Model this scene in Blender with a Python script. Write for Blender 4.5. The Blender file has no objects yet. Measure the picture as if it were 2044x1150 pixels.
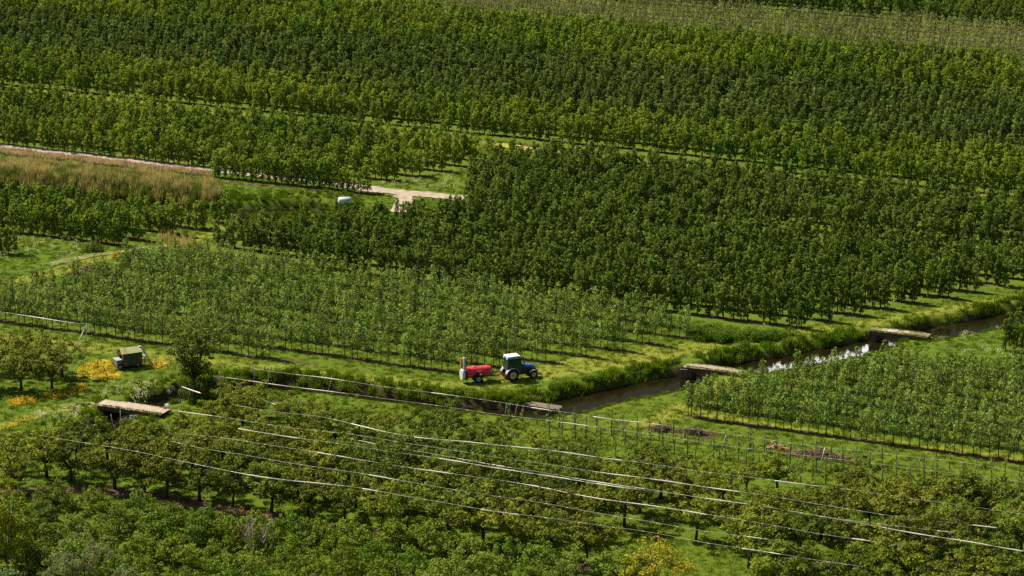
import bpy, bmesh, math, random
import numpy as np
from mathutils import Vector, Matrix

SC = bpy.context.scene
COL = SC.collection
rng = np.random.default_rng(7)
random.seed(7)
R = math.radians

# ------------------------------------------------------------------ camera
F, HOR, H = 6300.0, -1250.0, 87.5          # focal length and horizon in photo pixels, eye height in metres
CX, CY = 1022.0, 575.0
PITCH = math.atan((CY - HOR) / F)
cp, sp = math.cos(PITCH), math.sin(PITCH)
cam_d = bpy.data.cameras.new('camera')
cam = bpy.data.objects.new('camera', cam_d)
COL.objects.link(cam)
cam.location = (0, 0, H)
cam.rotation_euler = (math.pi / 2 - PITCH, 0, 0)
cam_d.sensor_width = 36
cam_d.lens = 36 * F / 2044
cam_d.clip_start = 1
cam_d.clip_end = 9000
SC.camera = cam


def P(px, py, z=0.0):
    """photo pixel -> world point on the level z"""
    px = np.asarray(px, float)
    py = np.asarray(py, float)
    a, b = (px - CX) / F, -(py - CY) / F
    dx, dy, dz = a, cp + b * sp, -sp + b * cp
    t = (z - H) / dz
    return np.stack([dx * t, dy * t, np.zeros_like(dx) + z], -1)


def Q(p):
    """world points -> photo pixels"""
    p = np.asarray(p, float)
    x, y, z = p[..., 0], p[..., 1], p[..., 2] - H
    d = y * cp - z * sp
    u = y * sp + z * cp
    return np.stack([CX + F * x / d, CY - F * u / d], -1)


def pscale(py):
    return 22.0 * (py - HOR) / (755.0 - HOR)


def inside(pts, poly):
    """points (n,2) in polygon"""
    x, y = pts[:, 0], pts[:, 1]
    r = np.zeros(len(pts), bool)
    n = len(poly)
    for i in range(n):
        x1, y1 = poly[i]
        x2, y2 = poly[(i + 1) % n]
        if y1 == y2:
            continue
        c = ((y1 > y) != (y2 > y)) & (x < (x2 - x1) * (y - y1) / (y2 - y1) + x1)
        r ^= c
    return r


# ------------------------------------------------------------------ bookkeeping
def tag(o, label=None, cat=None, group=None, kind=None):
    if label: o['label'] = label
    if cat: o['category'] = cat
    if group: o['group'] = group
    if kind: o['kind'] = kind
    return o


def empty(name, loc, rz=0.0, s=1.0):
    o = bpy.data.objects.new(name, None)
    COL.objects.link(o)
    o.location = tuple(float(v) for v in loc)
    o.rotation_euler = (0, 0, rz)
    o.scale = (s, s, s) if not hasattr(s, '__len__') else s
    o.empty_display_size = 0.2
    return o


def link(name, me, parent=None):
    o = bpy.data.objects.new(name, me)
    COL.objects.link(o)
    if parent is not None:
        o.parent = parent
    return o


ONES = ['', 'first', 'second', 'third', 'fourth', 'fifth', 'sixth', 'seventh', 'eighth', 'ninth', 'tenth', 'eleventh', 'twelfth',
        'thirteenth', 'fourteenth', 'fifteenth', 'sixteenth', 'seventeenth', 'eighteenth', 'nineteenth']
TENS = ['', '', 'twent', 'thirt', 'fort', 'fift', 'sixt', 'sevent', 'eight', 'ninet']


def nth(n):
    if n < 20: return ONES[n]
    if n < 100:
        return TENS[n // 10] + ('ieth' if n % 10 == 0 else 'y-' + ONES[n % 10])
    return 'hundredth' if n == 100 else 'hundred-and-' + nth(n - 100)


# ------------------------------------------------------------------ mesh helpers
class MB:
    """collects shapes and links them as one mesh object"""

    def __init__(s):
        s.bm = bmesh.new()

    def box(s, c, d, bev=0.0, rot=None, seg=2):
        g = bmesh.ops.create_cube(s.bm, size=1.0)
        vs = g['verts']
        bmesh.ops.scale(s.bm, vec=d, verts=vs)
        if bev > 0:
            es = list({e for v in vs for e in v.link_edges})
            r = bmesh.ops.bevel(s.bm, geom=es, offset=bev, segments=seg, affect='EDGES', profile=0.5)
            vs = list({v for f in r['faces'] for v in f.verts} | {v for v in vs if v.is_valid})
            # gather the whole island
            seen, st = set(vs), list(vs)
            while st:
                v = st.pop()
                for e in v.link_edges:
                    w = e.other_vert(v)
                    if w not in seen:
                        seen.add(w); st.append(w)
            vs = list(seen)
        m = Matrix.Translation(c)
        if rot is not None:
            m = m @ rot
        bmesh.ops.transform(s.bm, matrix=m, verts=vs)
        return s

    def tube(s, pts, rad, n=6, cap=True):
        pts = [Vector(p) for p in pts]
        if not hasattr(rad, '__len__'):
            rad = [rad] * len(pts)
        rings = []
        for i, p in enumerate(pts):
            if i == 0: t = pts[1] - p
            elif i == len(pts) - 1: t = p - pts[i - 1]
            else: t = pts[i + 1] - pts[i - 1]
            t.normalize()
            a = Vector((0, 0, 1)) if abs(t.z) < 0.9 else Vector((1, 0, 0))
            b = t.cross(a).normalized()
            c = b.cross(t)
            rings.append([s.bm.verts.new(p + (b * math.cos(k * 2 * math.pi / n) + c * math.sin(k * 2 * math.pi / n)) * rad[i]) for k in range(n)])
        for i in range(len(rings) - 1):
            for k in range(n):
                f = s.bm.faces.new((rings[i][k], rings[i][(k + 1) % n], rings[i + 1][(k + 1) % n], rings[i + 1][k]))
                f.smooth = True
        if cap and n > 2:
            s.bm.faces.new(rings[0][::-1]); s.bm.faces.new(rings[-1])
        return s

    def lathe(s, prof, origin, axis='Y', n=24, closed=False):
        """prof: (radius, along) pairs, closed surface around the axis"""
        rings = []
        for r, h in prof:
            ring = []
            for k in range(n):
                a = 2 * math.pi * k / n
                if axis == 'Y': v = (r * math.cos(a), h, r * math.sin(a))
                elif axis == 'X': v = (h, r * math.cos(a), r * math.sin(a))
                else: v = (r * math.cos(a), r * math.sin(a), h)
                ring.append(s.bm.verts.new(Vector(v) + Vector(origin)))
            rings.append(ring)
        for i in range(len(rings) - 1):
            for k in range(n):
                f = s.bm.faces.new((rings[i][k], rings[i][(k + 1) % n], rings[i + 1][(k + 1) % n], rings[i + 1][k]))
                f.smooth = True
        if closed:
            for k in range(n):
                s.bm.faces.new((rings[-1][k], rings[-1][(k + 1) % n], rings[0][(k + 1) % n], rings[0][k]))
        else:
            s.bm.faces.new(rings[0][::-1]); s.bm.faces.new(rings[-1])
        return s

    def loft(s, rings, smooth=True):
        R_ = [[s.bm.verts.new(v) for v in r] for r in rings]
        n = len(R_[0])
        for i in range(len(R_) - 1):
            for k in range(n):
                f = s.bm.faces.new((R_[i][k], R_[i][(k + 1) % n], R_[i + 1][(k + 1) % n], R_[i + 1][k]))
                f.smooth = smooth
        s.bm.faces.new(R_[0][::-1]); s.bm.faces.new(R_[-1])
        return s

    def prism(s, prof, y0, y1):
        """profile in x-z, extruded in y"""
        a = [s.bm.verts.new((x, y0, z)) for x, z in prof]
        b = [s.bm.verts.new((x, y1, z)) for x, z in prof]
        n = len(a)
        s.bm.faces.new(a); s.bm.faces.new(b[::-1])
        for k in range(n):
            s.bm.faces.new((a[k], b[k], b[(k + 1) % n], a[(k + 1) % n]))
        return s

    def build(s, name, mat, parent=None):
        bmesh.ops.recalc_face_normals(s.bm, faces=s.bm.faces)
        me = bpy.data.meshes.new(name)
        s.bm.to_mesh(me); s.bm.free()
        me.materials.append(mat)
        return link(name, me, parent)


def np_mesh(name, v, f, mats, mi=None, smooth=False):
    """f: (n,k) index array"""
    me = bpy.data.meshes.new(name)
    v = np.asarray(v, np.float32); f = np.asarray(f, np.int32)
    me.vertices.add(len(v)); me.vertices.foreach_set('co', v.ravel())
    me.loops.add(f.size); me.loops.foreach_set('vertex_index', f.ravel())
    me.polygons.add(len(f))
    me.polygons.foreach_set('loop_start', np.arange(0, f.size, f.shape[1], dtype=np.int32))
    for m in mats: me.materials.append(m)
    if mi is not None: me.polygons.foreach_set('material_index', np.asarray(mi, np.int32))
    if smooth: me.polygons.foreach_set('use_smooth', np.ones(len(f), bool))
    me.update(calc_edges=True)
    me.validate()
    return me


def unit(a):
    return a / np.maximum(np.linalg.norm(a, axis=-1, keepdims=True), 1e-9)


def leaves_vf(c, L, W, up=0.6, out=None):
    """one diamond leaf per centre"""
    n = len(c)
    nr = rng.normal(size=(n, 3))
    nr = unit(nr) + np.array([0, 0, up])
    if out is not None:
        nr = nr + out
    nr = unit(nr)
    t = unit(np.cross(nr, rng.normal(size=(n, 3))))
    b = np.cross(nr, t)
    k = rng.uniform(0.65, 1.25, (n, 1))
    l, w = L * k / 2, W * k / 2
    v = np.stack([c + t * l, c + b * w - nr * w * 0.25, c - t * l, c - b * w - nr * w * 0.25], 1).reshape(-1, 3)
    f = np.arange(n * 4).reshape(n, 4)
    return v, f


def clumps_leaves(cc, cr, per, L, W, up=0.6, squash=0.75):
    cs, outs = [], []
    for c, r in zip(cc, cr):
        m = max(3, int(per * (r / np.mean(cr)) ** 2))
        d = unit(rng.normal(size=(m, 3)))
        rad = r * rng.uniform(0.25, 1.0, (m, 1)) ** 0.6
        q = d * rad
        q[:, 2] *= squash
        cs.append(c + q); outs.append(d * 0.8)
    return leaves_vf(np.concatenate(cs), L, W, up, np.concatenate(outs))


# ------------------------------------------------------------------ materials
def new_mat(name):
    m = bpy.data.materials.new(name)
    m.use_nodes = True
    nt = m.node_tree
    nt.nodes.clear()
    out = nt.nodes.new('ShaderNodeOutputMaterial')
    return m, nt, out


def N(nt, t, **kw):
    n = nt.nodes.new(t)
    for k, v in kw.items():
        if k in n.inputs.keys() if isinstance(k, str) else False:
            n.inputs[k].default_value = v
        else:
            setattr(n, k, v)
    return n


def mixc(nt, fac, a, b, blend='MIX'):
    n = nt.nodes.new('ShaderNodeMix')
    n.data_type = 'RGBA'; n.blend_type = blend
    for i, x in ((0, fac), (6, a), (7, b)):
        if hasattr(x, 'links'): nt.links.new(x, n.inputs[i])
        elif i == 0: n.inputs[0].default_value = x
        else: n.inputs[i].default_value = (*x, 1)
    return n.outputs[2]


def noise(nt, scale, detail=3, rough=0.55, vec=None, obj=False):
    n = nt.nodes.new('ShaderNodeTexNoise')
    n.inputs['Scale'].default_value = scale
    n.inputs['Detail'].default_value = detail
    n.inputs['Roughness'].default_value = rough
    if vec is None:
        if obj:
            vec = nt.nodes.new('ShaderNodeTexCoord').outputs['Object']
        else:
            vec = nt.nodes.new('ShaderNodeNewGeometry').outputs['Position']
    nt.links.new(vec, n.inputs['Vector'])
    return n.outputs['Fac']


def ramp(nt, x, a, b, lo=0.0, hi=1.0):
    n = nt.nodes.new('ShaderNodeMapRange')
    n.interpolation_type = 'SMOOTHSTEP'
    nt.links.new(x, n.inputs[0])
    n.inputs[1].default_value = a; n.inputs[2].default_value = b
    n.inputs[3].default_value = lo; n.inputs[4].default_value = hi
    return n.outputs[0]


def math_(nt, op, a, b=None):
    n = nt.nodes.new('ShaderNodeMath'); n.operation = op
    for i, x in enumerate((a, b)):
        if x is None: continue
        if hasattr(x, 'links'): nt.links.new(x, n.inputs[i])
        else: n.inputs[i].default_value = x
    return n.outputs[0]


def foliage(name, c1, c2, c3=None, trans=0.24, rough=0.7, spec=0.15, k=1.75):
    """leaf colour varies leaf by leaf, plant by plant and slowly over the land"""
    c1, c2 = tuple(v * k for v in c1), tuple(v * k for v in c2)
    if c3 is not None: c3 = tuple(v * k for v in c3)
    m, nt, out = new_mat(name)
    g = nt.nodes.new('ShaderNodeNewGeometry')
    oi = nt.nodes.new('ShaderNodeObjectInfo')
    col = mixc(nt, g.outputs['Random Per Island'], c1, c2)
    if c3 is not None:
        land = ramp(nt, noise(nt, 0.035, 2), 0.38, 0.62)
        land2 = math_(nt, 'MULTIPLY', land, 0.6)
        col = mixc(nt, land2, col, c3)
        col = mixc(nt, ramp(nt, oi.outputs['Random'], 0.55, 1.0, 0, 0.5), col, c3)
    hsv = nt.nodes.new('ShaderNodeHueSaturation')
    nt.links.new(col, hsv.inputs['Color'])
    nt.links.new(ramp(nt, oi.outputs['Random'], 0, 1, 0.78, 1.22), hsv.inputs['Value'])
    nt.links.new(ramp(nt, math_(nt, 'FRACT', math_(nt, 'MULTIPLY', oi.outputs['Random'], 7.31)), 0, 1, 0.487, 0.513), hsv.inputs['Hue'])
    b = nt.nodes.new('ShaderNodeBsdfPrincipled')
    b.inputs['Roughness'].default_value = rough
    b.inputs['Specular IOR Level'].default_value = spec
    nt.links.new(hsv.outputs[0], b.inputs['Base Color'])
    t = nt.nodes.new('ShaderNodeBsdfTranslucent')
    tc = mixc(nt, 1.0, hsv.outputs[0], (1.25, 1.2, 0.55), 'MULTIPLY')
    nt.links.new(tc, t.inputs['Color'])
    mx = nt.nodes.new('ShaderNodeMixShader')
    mx.inputs[0].default_value = trans
    nt.links.new(b.outputs[0], mx.inputs[1]); nt.links.new(t.outputs[0], mx.inputs[2])
    nt.links.new(mx.outputs[0], out.inputs[0])
    return m


def solid(name, col, rough=0.6, metal=0.0, var=0.25, scale=6.0, col2=None, cut=(0.45, 0.62), bump=0.0, spec=0.5, coat=0.0):
    m, nt, out = new_mat(name)
    b = nt.nodes.new('ShaderNodeBsdfPrincipled')
    n1 = noise(nt, scale, 5, 0.6, obj=True)
    c = mixc(nt, ramp(nt, n1, 0.3, 0.7), tuple(v * (1 - var) for v in col), tuple(min(1, v * (1 + var * 0.6)) for v in col))
    if col2 is not None:
        c = mixc(nt, ramp(nt, noise(nt, scale * 0.45, 6, 0.65, obj=True), *cut), c, col2)
    nt.links.new(c, b.inputs['Base Color'])
    b.inputs['Roughness'].default_value = rough
    b.inputs['Metallic'].default_value = metal
    b.inputs['Specular IOR Level'].default_value = spec
    b.inputs['Coat Weight'].default_value = coat
    if bump:
        bp = nt.nodes.new('ShaderNodeBump'); bp.inputs['Strength'].default_value = 0.6; bp.inputs['Distance'].default_value = bump
        nt.links.new(noise(nt, scale * 3, 4, 0.6, obj=True), bp.inputs['Height']); nt.links.new(bp.outputs[0], b.inputs['Normal'])
    nt.links.new(b.outputs[0], out.inputs[0])
    return m


def glass(name, col):
    m, nt, out = new_mat(name)
    b = nt.nodes.new('ShaderNodeBsdfPrincipled')
    b.inputs['Base Color'].default_value = (*col, 1)
    b.inputs['Roughness'].default_value = 0.04
    b.inputs['Transmission Weight'].default_value = 0.75
    b.inputs['IOR'].default_value = 1.45
    nt.links.new(b.outputs[0], out.inputs[0])
    return m


M = {}
M['pear'] = foliage('pear_leaf', (0.035, 0.070, 0.006), (0.108, 0.166, 0.009), (0.126, 0.162, 0.012))
M['pear_dull'] = foliage('pear_leaf_dull', (0.034, 0.062, 0.010), (0.074, 0.116, 0.017), (0.086, 0.116, 0.020))
M['pear_dark'] = foliage('pear_leaf_dark', (0.028, 0.055, 0.006), (0.084, 0.128, 0.009), (0.080, 0.112, 0.015))
M['young'] = foliage('young_leaf', (0.056, 0.094, 0.015), (0.138, 0.190, 0.032), (0.122, 0.164, 0.040))
M['strip'] = foliage('grey_leaf', (0.075, 0.092, 0.028), (0.128, 0.145, 0.048), (0.150, 0.155, 0.066))
M['cherry'] = foliage('cherry_leaf', (0.036, 0.056, 0.005), (0.092, 0.122, 0.008), (0.110, 0.122, 0.010))
M['darktree'] = foliage('dark_leaf', (0.024, 0.040, 0.005), (0.056, 0.086, 0.009), (0.066, 0.086, 0.012))
M['shrub'] = foliage('shrub_leaf', (0.042, 0.072, 0.004), (0.100, 0.146, 0.008), (0.092, 0.128, 0.018))
M['yellowgreen'] = foliage('yellow_leaf', (0.24, 0.22, 0.018), (0.42, 0.36, 0.03), k=1.0)
M['lime'] = foliage('lime_leaf', (0.07, 0.095, 0.004), (0.18, 0.205, 0.008))
M['willow'] = foliage('willow_leaf', (0.065, 0.082, 0.025), (0.115, 0.130, 0.05))
M['pale'] = foliage('pale_leaf', (0.10, 0.15, 0.075), (0.17, 0.235, 0.13), k=1.1)
M['rustleaf'] = foliage('bronze_leaf', (0.12, 0.085, 0.015), (0.20, 0.14, 0.03), k=1.0)
M['grass'] = foliage('grass_blade', (0.056, 0.106, 0.004), (0.100, 0.155, 0.006), (0.110, 0.145, 0.007), trans=0.3, k=1.0)
M['bank'] = foliage('bank_blade', (0.040, 0.086, 0.006), (0.092, 0.158, 0.008), (0.104, 0.156, 0.008), trans=0.35, k=1.15)
M['reed_green'] = foliage('reed_green', (0.065, 0.11, 0.018), (0.13, 0.165, 0.035), trans=0.3, k=1.2)
M['reed_tan'] = foliage('reed_tan', (0.28, 0.23, 0.11), (0.44, 0.37, 0.21), trans=0.25, k=1.25)
M['reed_pink'] = foliage('reed_pink', (0.34, 0.26, 0.18), (0.48, 0.39, 0.29), trans=0.2, k=1.1)
M['gold'] = foliage('yellowed_grass_leaf', (0.46, 0.34, 0.015), (0.66, 0.50, 0.03), trans=0.25, k=1.0)
M['white'] = foliage('white_flower', (0.6, 0.6, 0.42), (0.75, 0.75, 0.65), trans=0.3, k=1.0)
M['ochre'] = foliage('ochre_leaf', (0.30, 0.20, 0.02), (0.5, 0.33, 0.03), trans=0.3, k=1.0)
M['bark'] = solid('bark', (0.040, 0.032, 0.024), 0.9, scale=9)
M['bark_grey'] = solid('grey_bark', (0.30, 0.27, 0.22), 0.9, scale=9)
M['stake'] = solid('weathered_wood', (0.090, 0.072, 0.055), 0.9, scale=5)
M['wood'] = solid('plank_wood', (0.16, 0.12, 0.09), 0.85, scale=5)
M['metal'] = solid('galvanised_metal', (0.36, 0.38, 0.39), 0.45, 0.2, scale=5)
M['wire'] = solid('wire_metal', (0.42, 0.42, 0.38), 0.4, 0.2, scale=3)
def film_mat():
    """thin cream plastic film that lets the sun through"""
    m, nt, out = new_mat('white_film')
    b = nt.nodes.new('ShaderNodeBsdfPrincipled'); b.inputs['Roughness'].default_value = 0.25
    c = mixc(nt, ramp(nt, noise(nt, 1.5, 4), 0.35, 0.65), (0.84, 0.78, 0.70), (0.93, 0.90, 0.86))
    t = nt.nodes.new('ShaderNodeBsdfTranslucent')
    nt.links.new(c, b.inputs['Base Color']); nt.links.new(c, t.inputs['Color'])
    mx = nt.nodes.new('ShaderNodeMixShader'); mx.inputs[0].default_value = 0.3
    nt.links.new(b.outputs[0], mx.inputs[1]); nt.links.new(t.outputs[0], mx.inputs[2]); nt.links.new(mx.outputs[0], out.inputs[0])
    return m


M['film'] = film_mat()
M['concrete'] = solid('pale_concrete', (0.35, 0.285, 0.225), 0.9, scale=2.5, var=0.25, col2=(0.30, 0.26, 0.15), cut=(0.55, 0.75), bump=0.02)
M['concrete_dull'] = solid('dull_concrete', (0.30, 0.24, 0.18), 0.9, scale=2.5, var=0.25, col2=(0.17, 0.15, 0.06), cut=(0.5, 0.68), bump=0.02)
M['concrete_moss'] = solid('patchy_concrete', (0.42, 0.36, 0.27), 0.9, scale=2.2, var=0.2, col2=(0.13, 0.11, 0.04), cut=(0.42, 0.52), bump=0.02)
M['brownwall'] = solid('stained_concrete', (0.095, 0.060, 0.042), 0.9, scale=3, col2=(0.05, 0.045, 0.025), bump=0.02)
M['brick'] = solid('red_brick', (0.13, 0.068, 0.048), 0.9, scale=8, bump=0.02)
M['well'] = solid('lichen_concrete', (0.17, 0.135, 0.09), 0.9, scale=4, col2=(0.09, 0.075, 0.05), bump=0.03)
M['blue'] = solid('blue_paint', (0.016, 0.10, 0.46), 0.35, var=0.12, coat=0.2)
M['blueband'] = solid('pale_blue_paint', (0.06, 0.22, 0.36), 0.4, var=0.12)
M['roofwhite'] = solid('white_roof', (0.78, 0.74, 0.68), 0.45, var=0.1)
M['fender'] = solid('grey_fender', (0.40, 0.41, 0.46), 0.35, var=0.1)
M['black'] = solid('black_plastic', (0.018, 0.019, 0.022), 0.5, var=0.2)
M['tyre'] = solid('tyre_rubber', (0.020, 0.019, 0.018), 0.85, var=0.3, scale=4, col2=(0.06, 0.05, 0.035), cut=(0.6, 0.8))
M['cream'] = solid('cream_rim', (0.56, 0.47, 0.24), 0.5, var=0.15)
M['greyrim'] = solid('grey_rim', (0.34, 0.37, 0.40), 0.5, var=0.15)
M['red'] = solid('red_tank', (0.54, 0.020, 0.034), 0.38, var=0.16, scale=1.6, col2=(0.42, 0.07, 0.06), cut=(0.5, 0.75), coat=0.15)
M['redpaint'] = solid('red_frame', (0.42, 0.06, 0.035), 0.5)
M['fan'] = solid('pale_grey_steel', (0.55, 0.57, 0.58), 0.4, 0.1, var=0.12)
M['amber'] = solid('amber_panel', (0.48, 0.27, 0.06), 0.5)
M['glass'] = glass('tinted_glass', (0.07, 0.15, 0.13))
M['hut'] = solid('green_hut_paint', (0.022, 0.060, 0.028), 0.6, scale=2.2, var=0.3, col2=(0.17, 0.058, 0.028), cut=(0.48, 0.58))
M['hutroof'] = solid('rusty_roof', (0.32, 0.33, 0.13), 0.6, scale=2.5, var=0.2, col2=(0.26, 0.12, 0.04), cut=(0.54, 0.68))
M['engine'] = solid('dusty_grey', (0.14, 0.16, 0.18), 0.6, scale=3)
M['tankwhite'] = solid('white_tank', (0.50, 0.54, 0.58), 0.4, var=0.1)
M['bluebag'] = solid('blue_plastic', (0.16, 0.42, 0.72), 0.4, var=0.15)
M['twig'] = solid('dry_twigs', (0.105, 0.062, 0.050), 0.95, scale=4, var=0.4)
M['twigpink'] = solid('pale_twigs', (0.20, 0.125, 0.10), 0.95, scale=4, var=0.4)
M['rubble'] = solid('orange_rubble', (0.40, 0.17, 0.10), 0.9, scale=4, var=0.3)
M['stone'] = solid('pale_stone', (0.50, 0.42, 0.30), 0.9, scale=4)
M['rust'] = solid('rusty_iron', (0.17, 0.055, 0.03), 0.8, scale=5)


def gravel_mat():
    m, nt, out = new_mat('gravel')
    b = nt.nodes.new('ShaderNodeBsdfPrincipled')
    c = mixc(nt, ramp(nt, noise(nt, 1.2, 5), 0.3, 0.7), (0.24, 0.19, 0.15), (0.37, 0.31, 0.255))
    c = mixc(nt, ramp(nt, noise(nt, 0.5, 6, 0.7), 0.56, 0.68), c, (0.14, 0.16, 0.03))
    nt.links.new(c, b.inputs['Base Color']); b.inputs['Roughness'].default_value = 0.95
    nt.links.new(b.outputs[0], out.inputs[0])
    return m


M['gravel'] = gravel_mat()


def dirt_mat():
    m, nt, out = new_mat('dry_dirt')
    b = nt.nodes.new('ShaderNodeBsdfPrincipled')
    c = mixc(nt, ramp(nt, noise(nt, 1.5, 5), 0.3, 0.7), (0.19, 0.14, 0.075), (0.29, 0.225, 0.135))
    c = mixc(nt, ramp(nt, noise(nt, 0.55, 6, 0.8), 0.42, 0.52), c, (0.085, 0.125, 0.010))
    nt.links.new(c, b.inputs['Base Color']); b.inputs['Roughness'].default_value = 0.95
    nt.links.new(b.outputs[0], out.inputs[0])
    return m


M['dirt'] = dirt_mat()
M['verge'] = solid('yellow_verge', (0.30, 0.28, 0.03), 0.95, var=0.3, scale=1.5, col2=(0.14, 0.19, 0.012))


def water_mat():
    m, nt, out = new_mat('muddy_water')
    b = nt.nodes.new('ShaderNodeBsdfPrincipled')
    b.inputs['Base Color'].default_value = (0.009, 0.007, 0.003, 1)
    b.inputs['Roughness'].default_value = 0.03
    b.inputs['IOR'].default_value = 1.33
    bp = nt.nodes.new('ShaderNodeBump'); bp.inputs['Strength'].default_value = 0.10; bp.inputs['Distance'].default_value = 0.05
    nt.links.new(noise(nt, 1.6, 3), bp.inputs['Height']); nt.links.new(bp.outputs[0], b.inputs['Normal'])
    nt.links.new(b.outputs[0], out.inputs[0])
    return m


M['water'] = water_mat()

# ------------------------------------------------------------------ row axes of the orchards
ROWA = R(24.0)
DU = np.array([math.cos(ROWA), -math.sin(ROWA)])      # along the rows, to the right and nearer
DV = np.array([math.sin(ROWA), math.cos(ROWA)])       # across the rows, away
RS = 3.1                                              # row spacing

# ------------------------------------------------------------------ canal and ditch
WL = -0.65
canal_px = [(80, 915), (130, 896), (190, 868), (240, 838), (340, 803), (440, 783), (560, 778), (650, 785), (772, 801), (900, 818), (1000, 828), (1060, 826),
            (1120, 812), (1200, 793), (1340, 764), (1420, 749), (1520, 730), (1620, 714), (1760, 685), (1850, 668), (1950, 648), (2060, 628), (2200, 600)]
CAN = P([p[0] for p in canal_px], [p[1] for p in canal_px], WL)[:, :2]
ditch_px = [(-140, 364), (-40, 374), (60, 382), (170, 393), (300, 408), (420, 420), (490, 427), (560, 425), (620, 420)]
DIT = P([p[0] for p in ditch_px], [p[1] for p in ditch_px], WL)[:, :2]


def sdist(p, line):
    """signed distance to a polyline (positive on the far side)"""
    best = np.full(len(p), 1e9); sg = np.ones(len(p))
    for a, b in zip(line[:-1], line[1:]):
        d = b - a; L2 = d @ d
        t = np.clip(((p - a) @ d) / L2, 0, 1)
        q = a + t[:, None] * d
        e = p - q
        dd = np.hypot(e[:, 0], e[:, 1])
        c = d[0] * e[:, 1] - d[1] * e[:, 0]
        k = dd < best
        best = np.where(k, dd, best); sg = np.where(k, np.where(c >= 0, 1.0, -1.0), sg)
    return best * sg


def smooth01(x):
    x = np.clip(x, 0, 1)
    return x * x * (3 - 2 * x)


def vnoise(p, s, seed=0):
    """cheap smooth noise from a few sines, about -1..1"""
    r = np.random.default_rng(seed)
    o = np.zeros(len(p))
    for k in range(7):
        a = r.uniform(0, 2 * np.pi); w = s * r.uniform(0.6, 2.2)
        o += np.sin((p[:, 0] * math.cos(a) + p[:, 1] * math.sin(a)) * w + r.uniform(0, 6.28))
    return o / 3.2


BRG = [P(270, 811)[:2], P(1422, 732)[:2], P(1795, 661)[:2]]


def ground_z(p):
    z = 0.03 * vnoise(p, 0.5, 1) + 0.02 * vnoise(p, 1.7, 2)
    px = Q(np.c_[p, np.zeros(len(p))])[:, 0]
    k2 = smooth01((px - 960) / 160)
    kb = np.zeros(len(p))
    for b in BRG: kb = np.maximum(kb, 1 - smooth01((np.hypot(p[:, 0] - b[0], p[:, 1] - b[1]) - 2.8) / 2.2))
    for line, hw, far, near in ((CAN, (0.70 + 0.65 * k2) * (1 - kb) + 1.35 * kb, 1.1 - 0.5 * kb, (1.5 + 1.3 * k2) * (1 - kb) + 0.6 * kb), (DIT, 1.3, 1.2, 2.2)):
        d = sdist(p, line)
        wob = 0.25 * vnoise(p, 0.9, 3)
        a = np.abs(d) + wob
        slope = np.where(d > 0, far, near)
        k = 1 - smooth01((a - hw) / slope * 1.0)
        lin = 1 - np.clip((a - hw) / slope, 0, 1)
        z = np.where(a < hw + slope, z * (1 - lin) - 1.1 * (0.35 * k + 0.65 * lin), z)
        rim = np.exp(-((a - hw - slope - 0.8) / 1.0) ** 2)
        z = z + np.where(d > 0, 0.12, 0.05) * rim
    return z


# ------------------------------------------------------------------ orchard outlines, in ground pixels of the photo
A1 = [(-60, 166), (2100, 401), (2100, 337), (-60, 111)]
A2 = [(-60, 111), (2100, 337), (2100, 218), (-60, 35)]
A3 = [(-60, 35), (2100, 218), (2100, 145), (970, 45), (-60, -46), (-60, -46)]
B = [(940, 42), (2100, 145), (2100, 76), (1814, 52), (1344, 17), (900, -20), (600, -20)]
C = [(1000, -20), (1344, 12), (1814, 47), (2100, 70), (2100, -45), (600, -45)]
D = [(-60, 194), (985, 310), (905, 340), (875, 347), (742, 370), (-60, 287)]
FB = [(390, 500), (1572, 664), (1625, 648), (2100, 556), (2100, 432), (1085, 325), (1000, 330), (935, 352), (925, 436), (800, 448), (660, 452), (510, 468)]
G = [(-60, 397), (122, 420), (245, 436), (367, 446), (468, 440), (472, 452), (400, 459), (330, 469), (225, 493), (-60, 459)]
I_ = [(-60, 644), (500, 714), (700, 728), (915, 749), (1010, 742), (1392, 674), (1320, 640), (404, 517), (255, 532), (130, 580), (-60, 594)]
J = [(1362, 826), (1395, 806), (1500, 782), (1620, 757), (1720, 748), (1850, 742), (2100, 765), (2100, 931), (2024, 922), (1700, 879), (1362, 832)]
CH = [(-60, 962), (0, 935), (110, 900), (300, 880), (380, 845), (480, 826), (700, 846), (900, 872), (1010, 900), (1250, 942), (1600, 986), (2090, 1054), (2090, 1235),
      (1700, 1235), (1330, 1180), (1250, 1150), (1040, 1106), (700, 1058), (500, 1027), (300, 1000), (-60, 978)]
STK = [(1030, 862), (1110, 868), (1500, 915), (2100, 985), (2100, 1045), (1600, 985), (1250, 945), (1100, 915)]


VOFF = []


def vof(px, py):
    return float(P(px, py)[:2] @ DV) % RS


def orchard(poly, su, jit=0.12, rs=RS, v_off=0.0, miss=0.03, skip=None):
    """rows of ground points inside a pixel outline, nearest row first, each from left to right"""
    w = P([q[0] for q in poly], [q[1] for q in poly])[:, :2]
    u, v = w @ DU, w @ DV
    rows = []
    for k in range(math.floor((v.min() - v_off) / rs), math.ceil((v.max() - v_off) / rs) + 1):
        vv = v_off + k * rs
        us = np.arange(math.floor(u.min() / su) * su, u.max(), su)
        us = us + rng.normal(0, jit, len(us)); vs = vv + rng.normal(0, jit * 0.8, len(us))
        p = us[:, None] * DU + vs[:, None] * DV
        px = Q(np.c_[p, np.zeros(len(p))])
        ok = inside(px, poly) & (rng.random(len(p)) > miss)
        if skip is not None:
            ok &= ~skip(px, vs)
        p = p[ok]
        if len(p):
            rows.append(p)
    return rows


# ------------------------------------------------------------------ ground
def axis(lo, hi, step, far):
    core = np.arange(lo, hi + step, step)
    out_ = np.geomspace(step, far, 22)
    return np.concatenate([lo - out_[::-1].cumsum()[::-1] * 0 - out_[::-1], core, core[-1] + out_])


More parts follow.
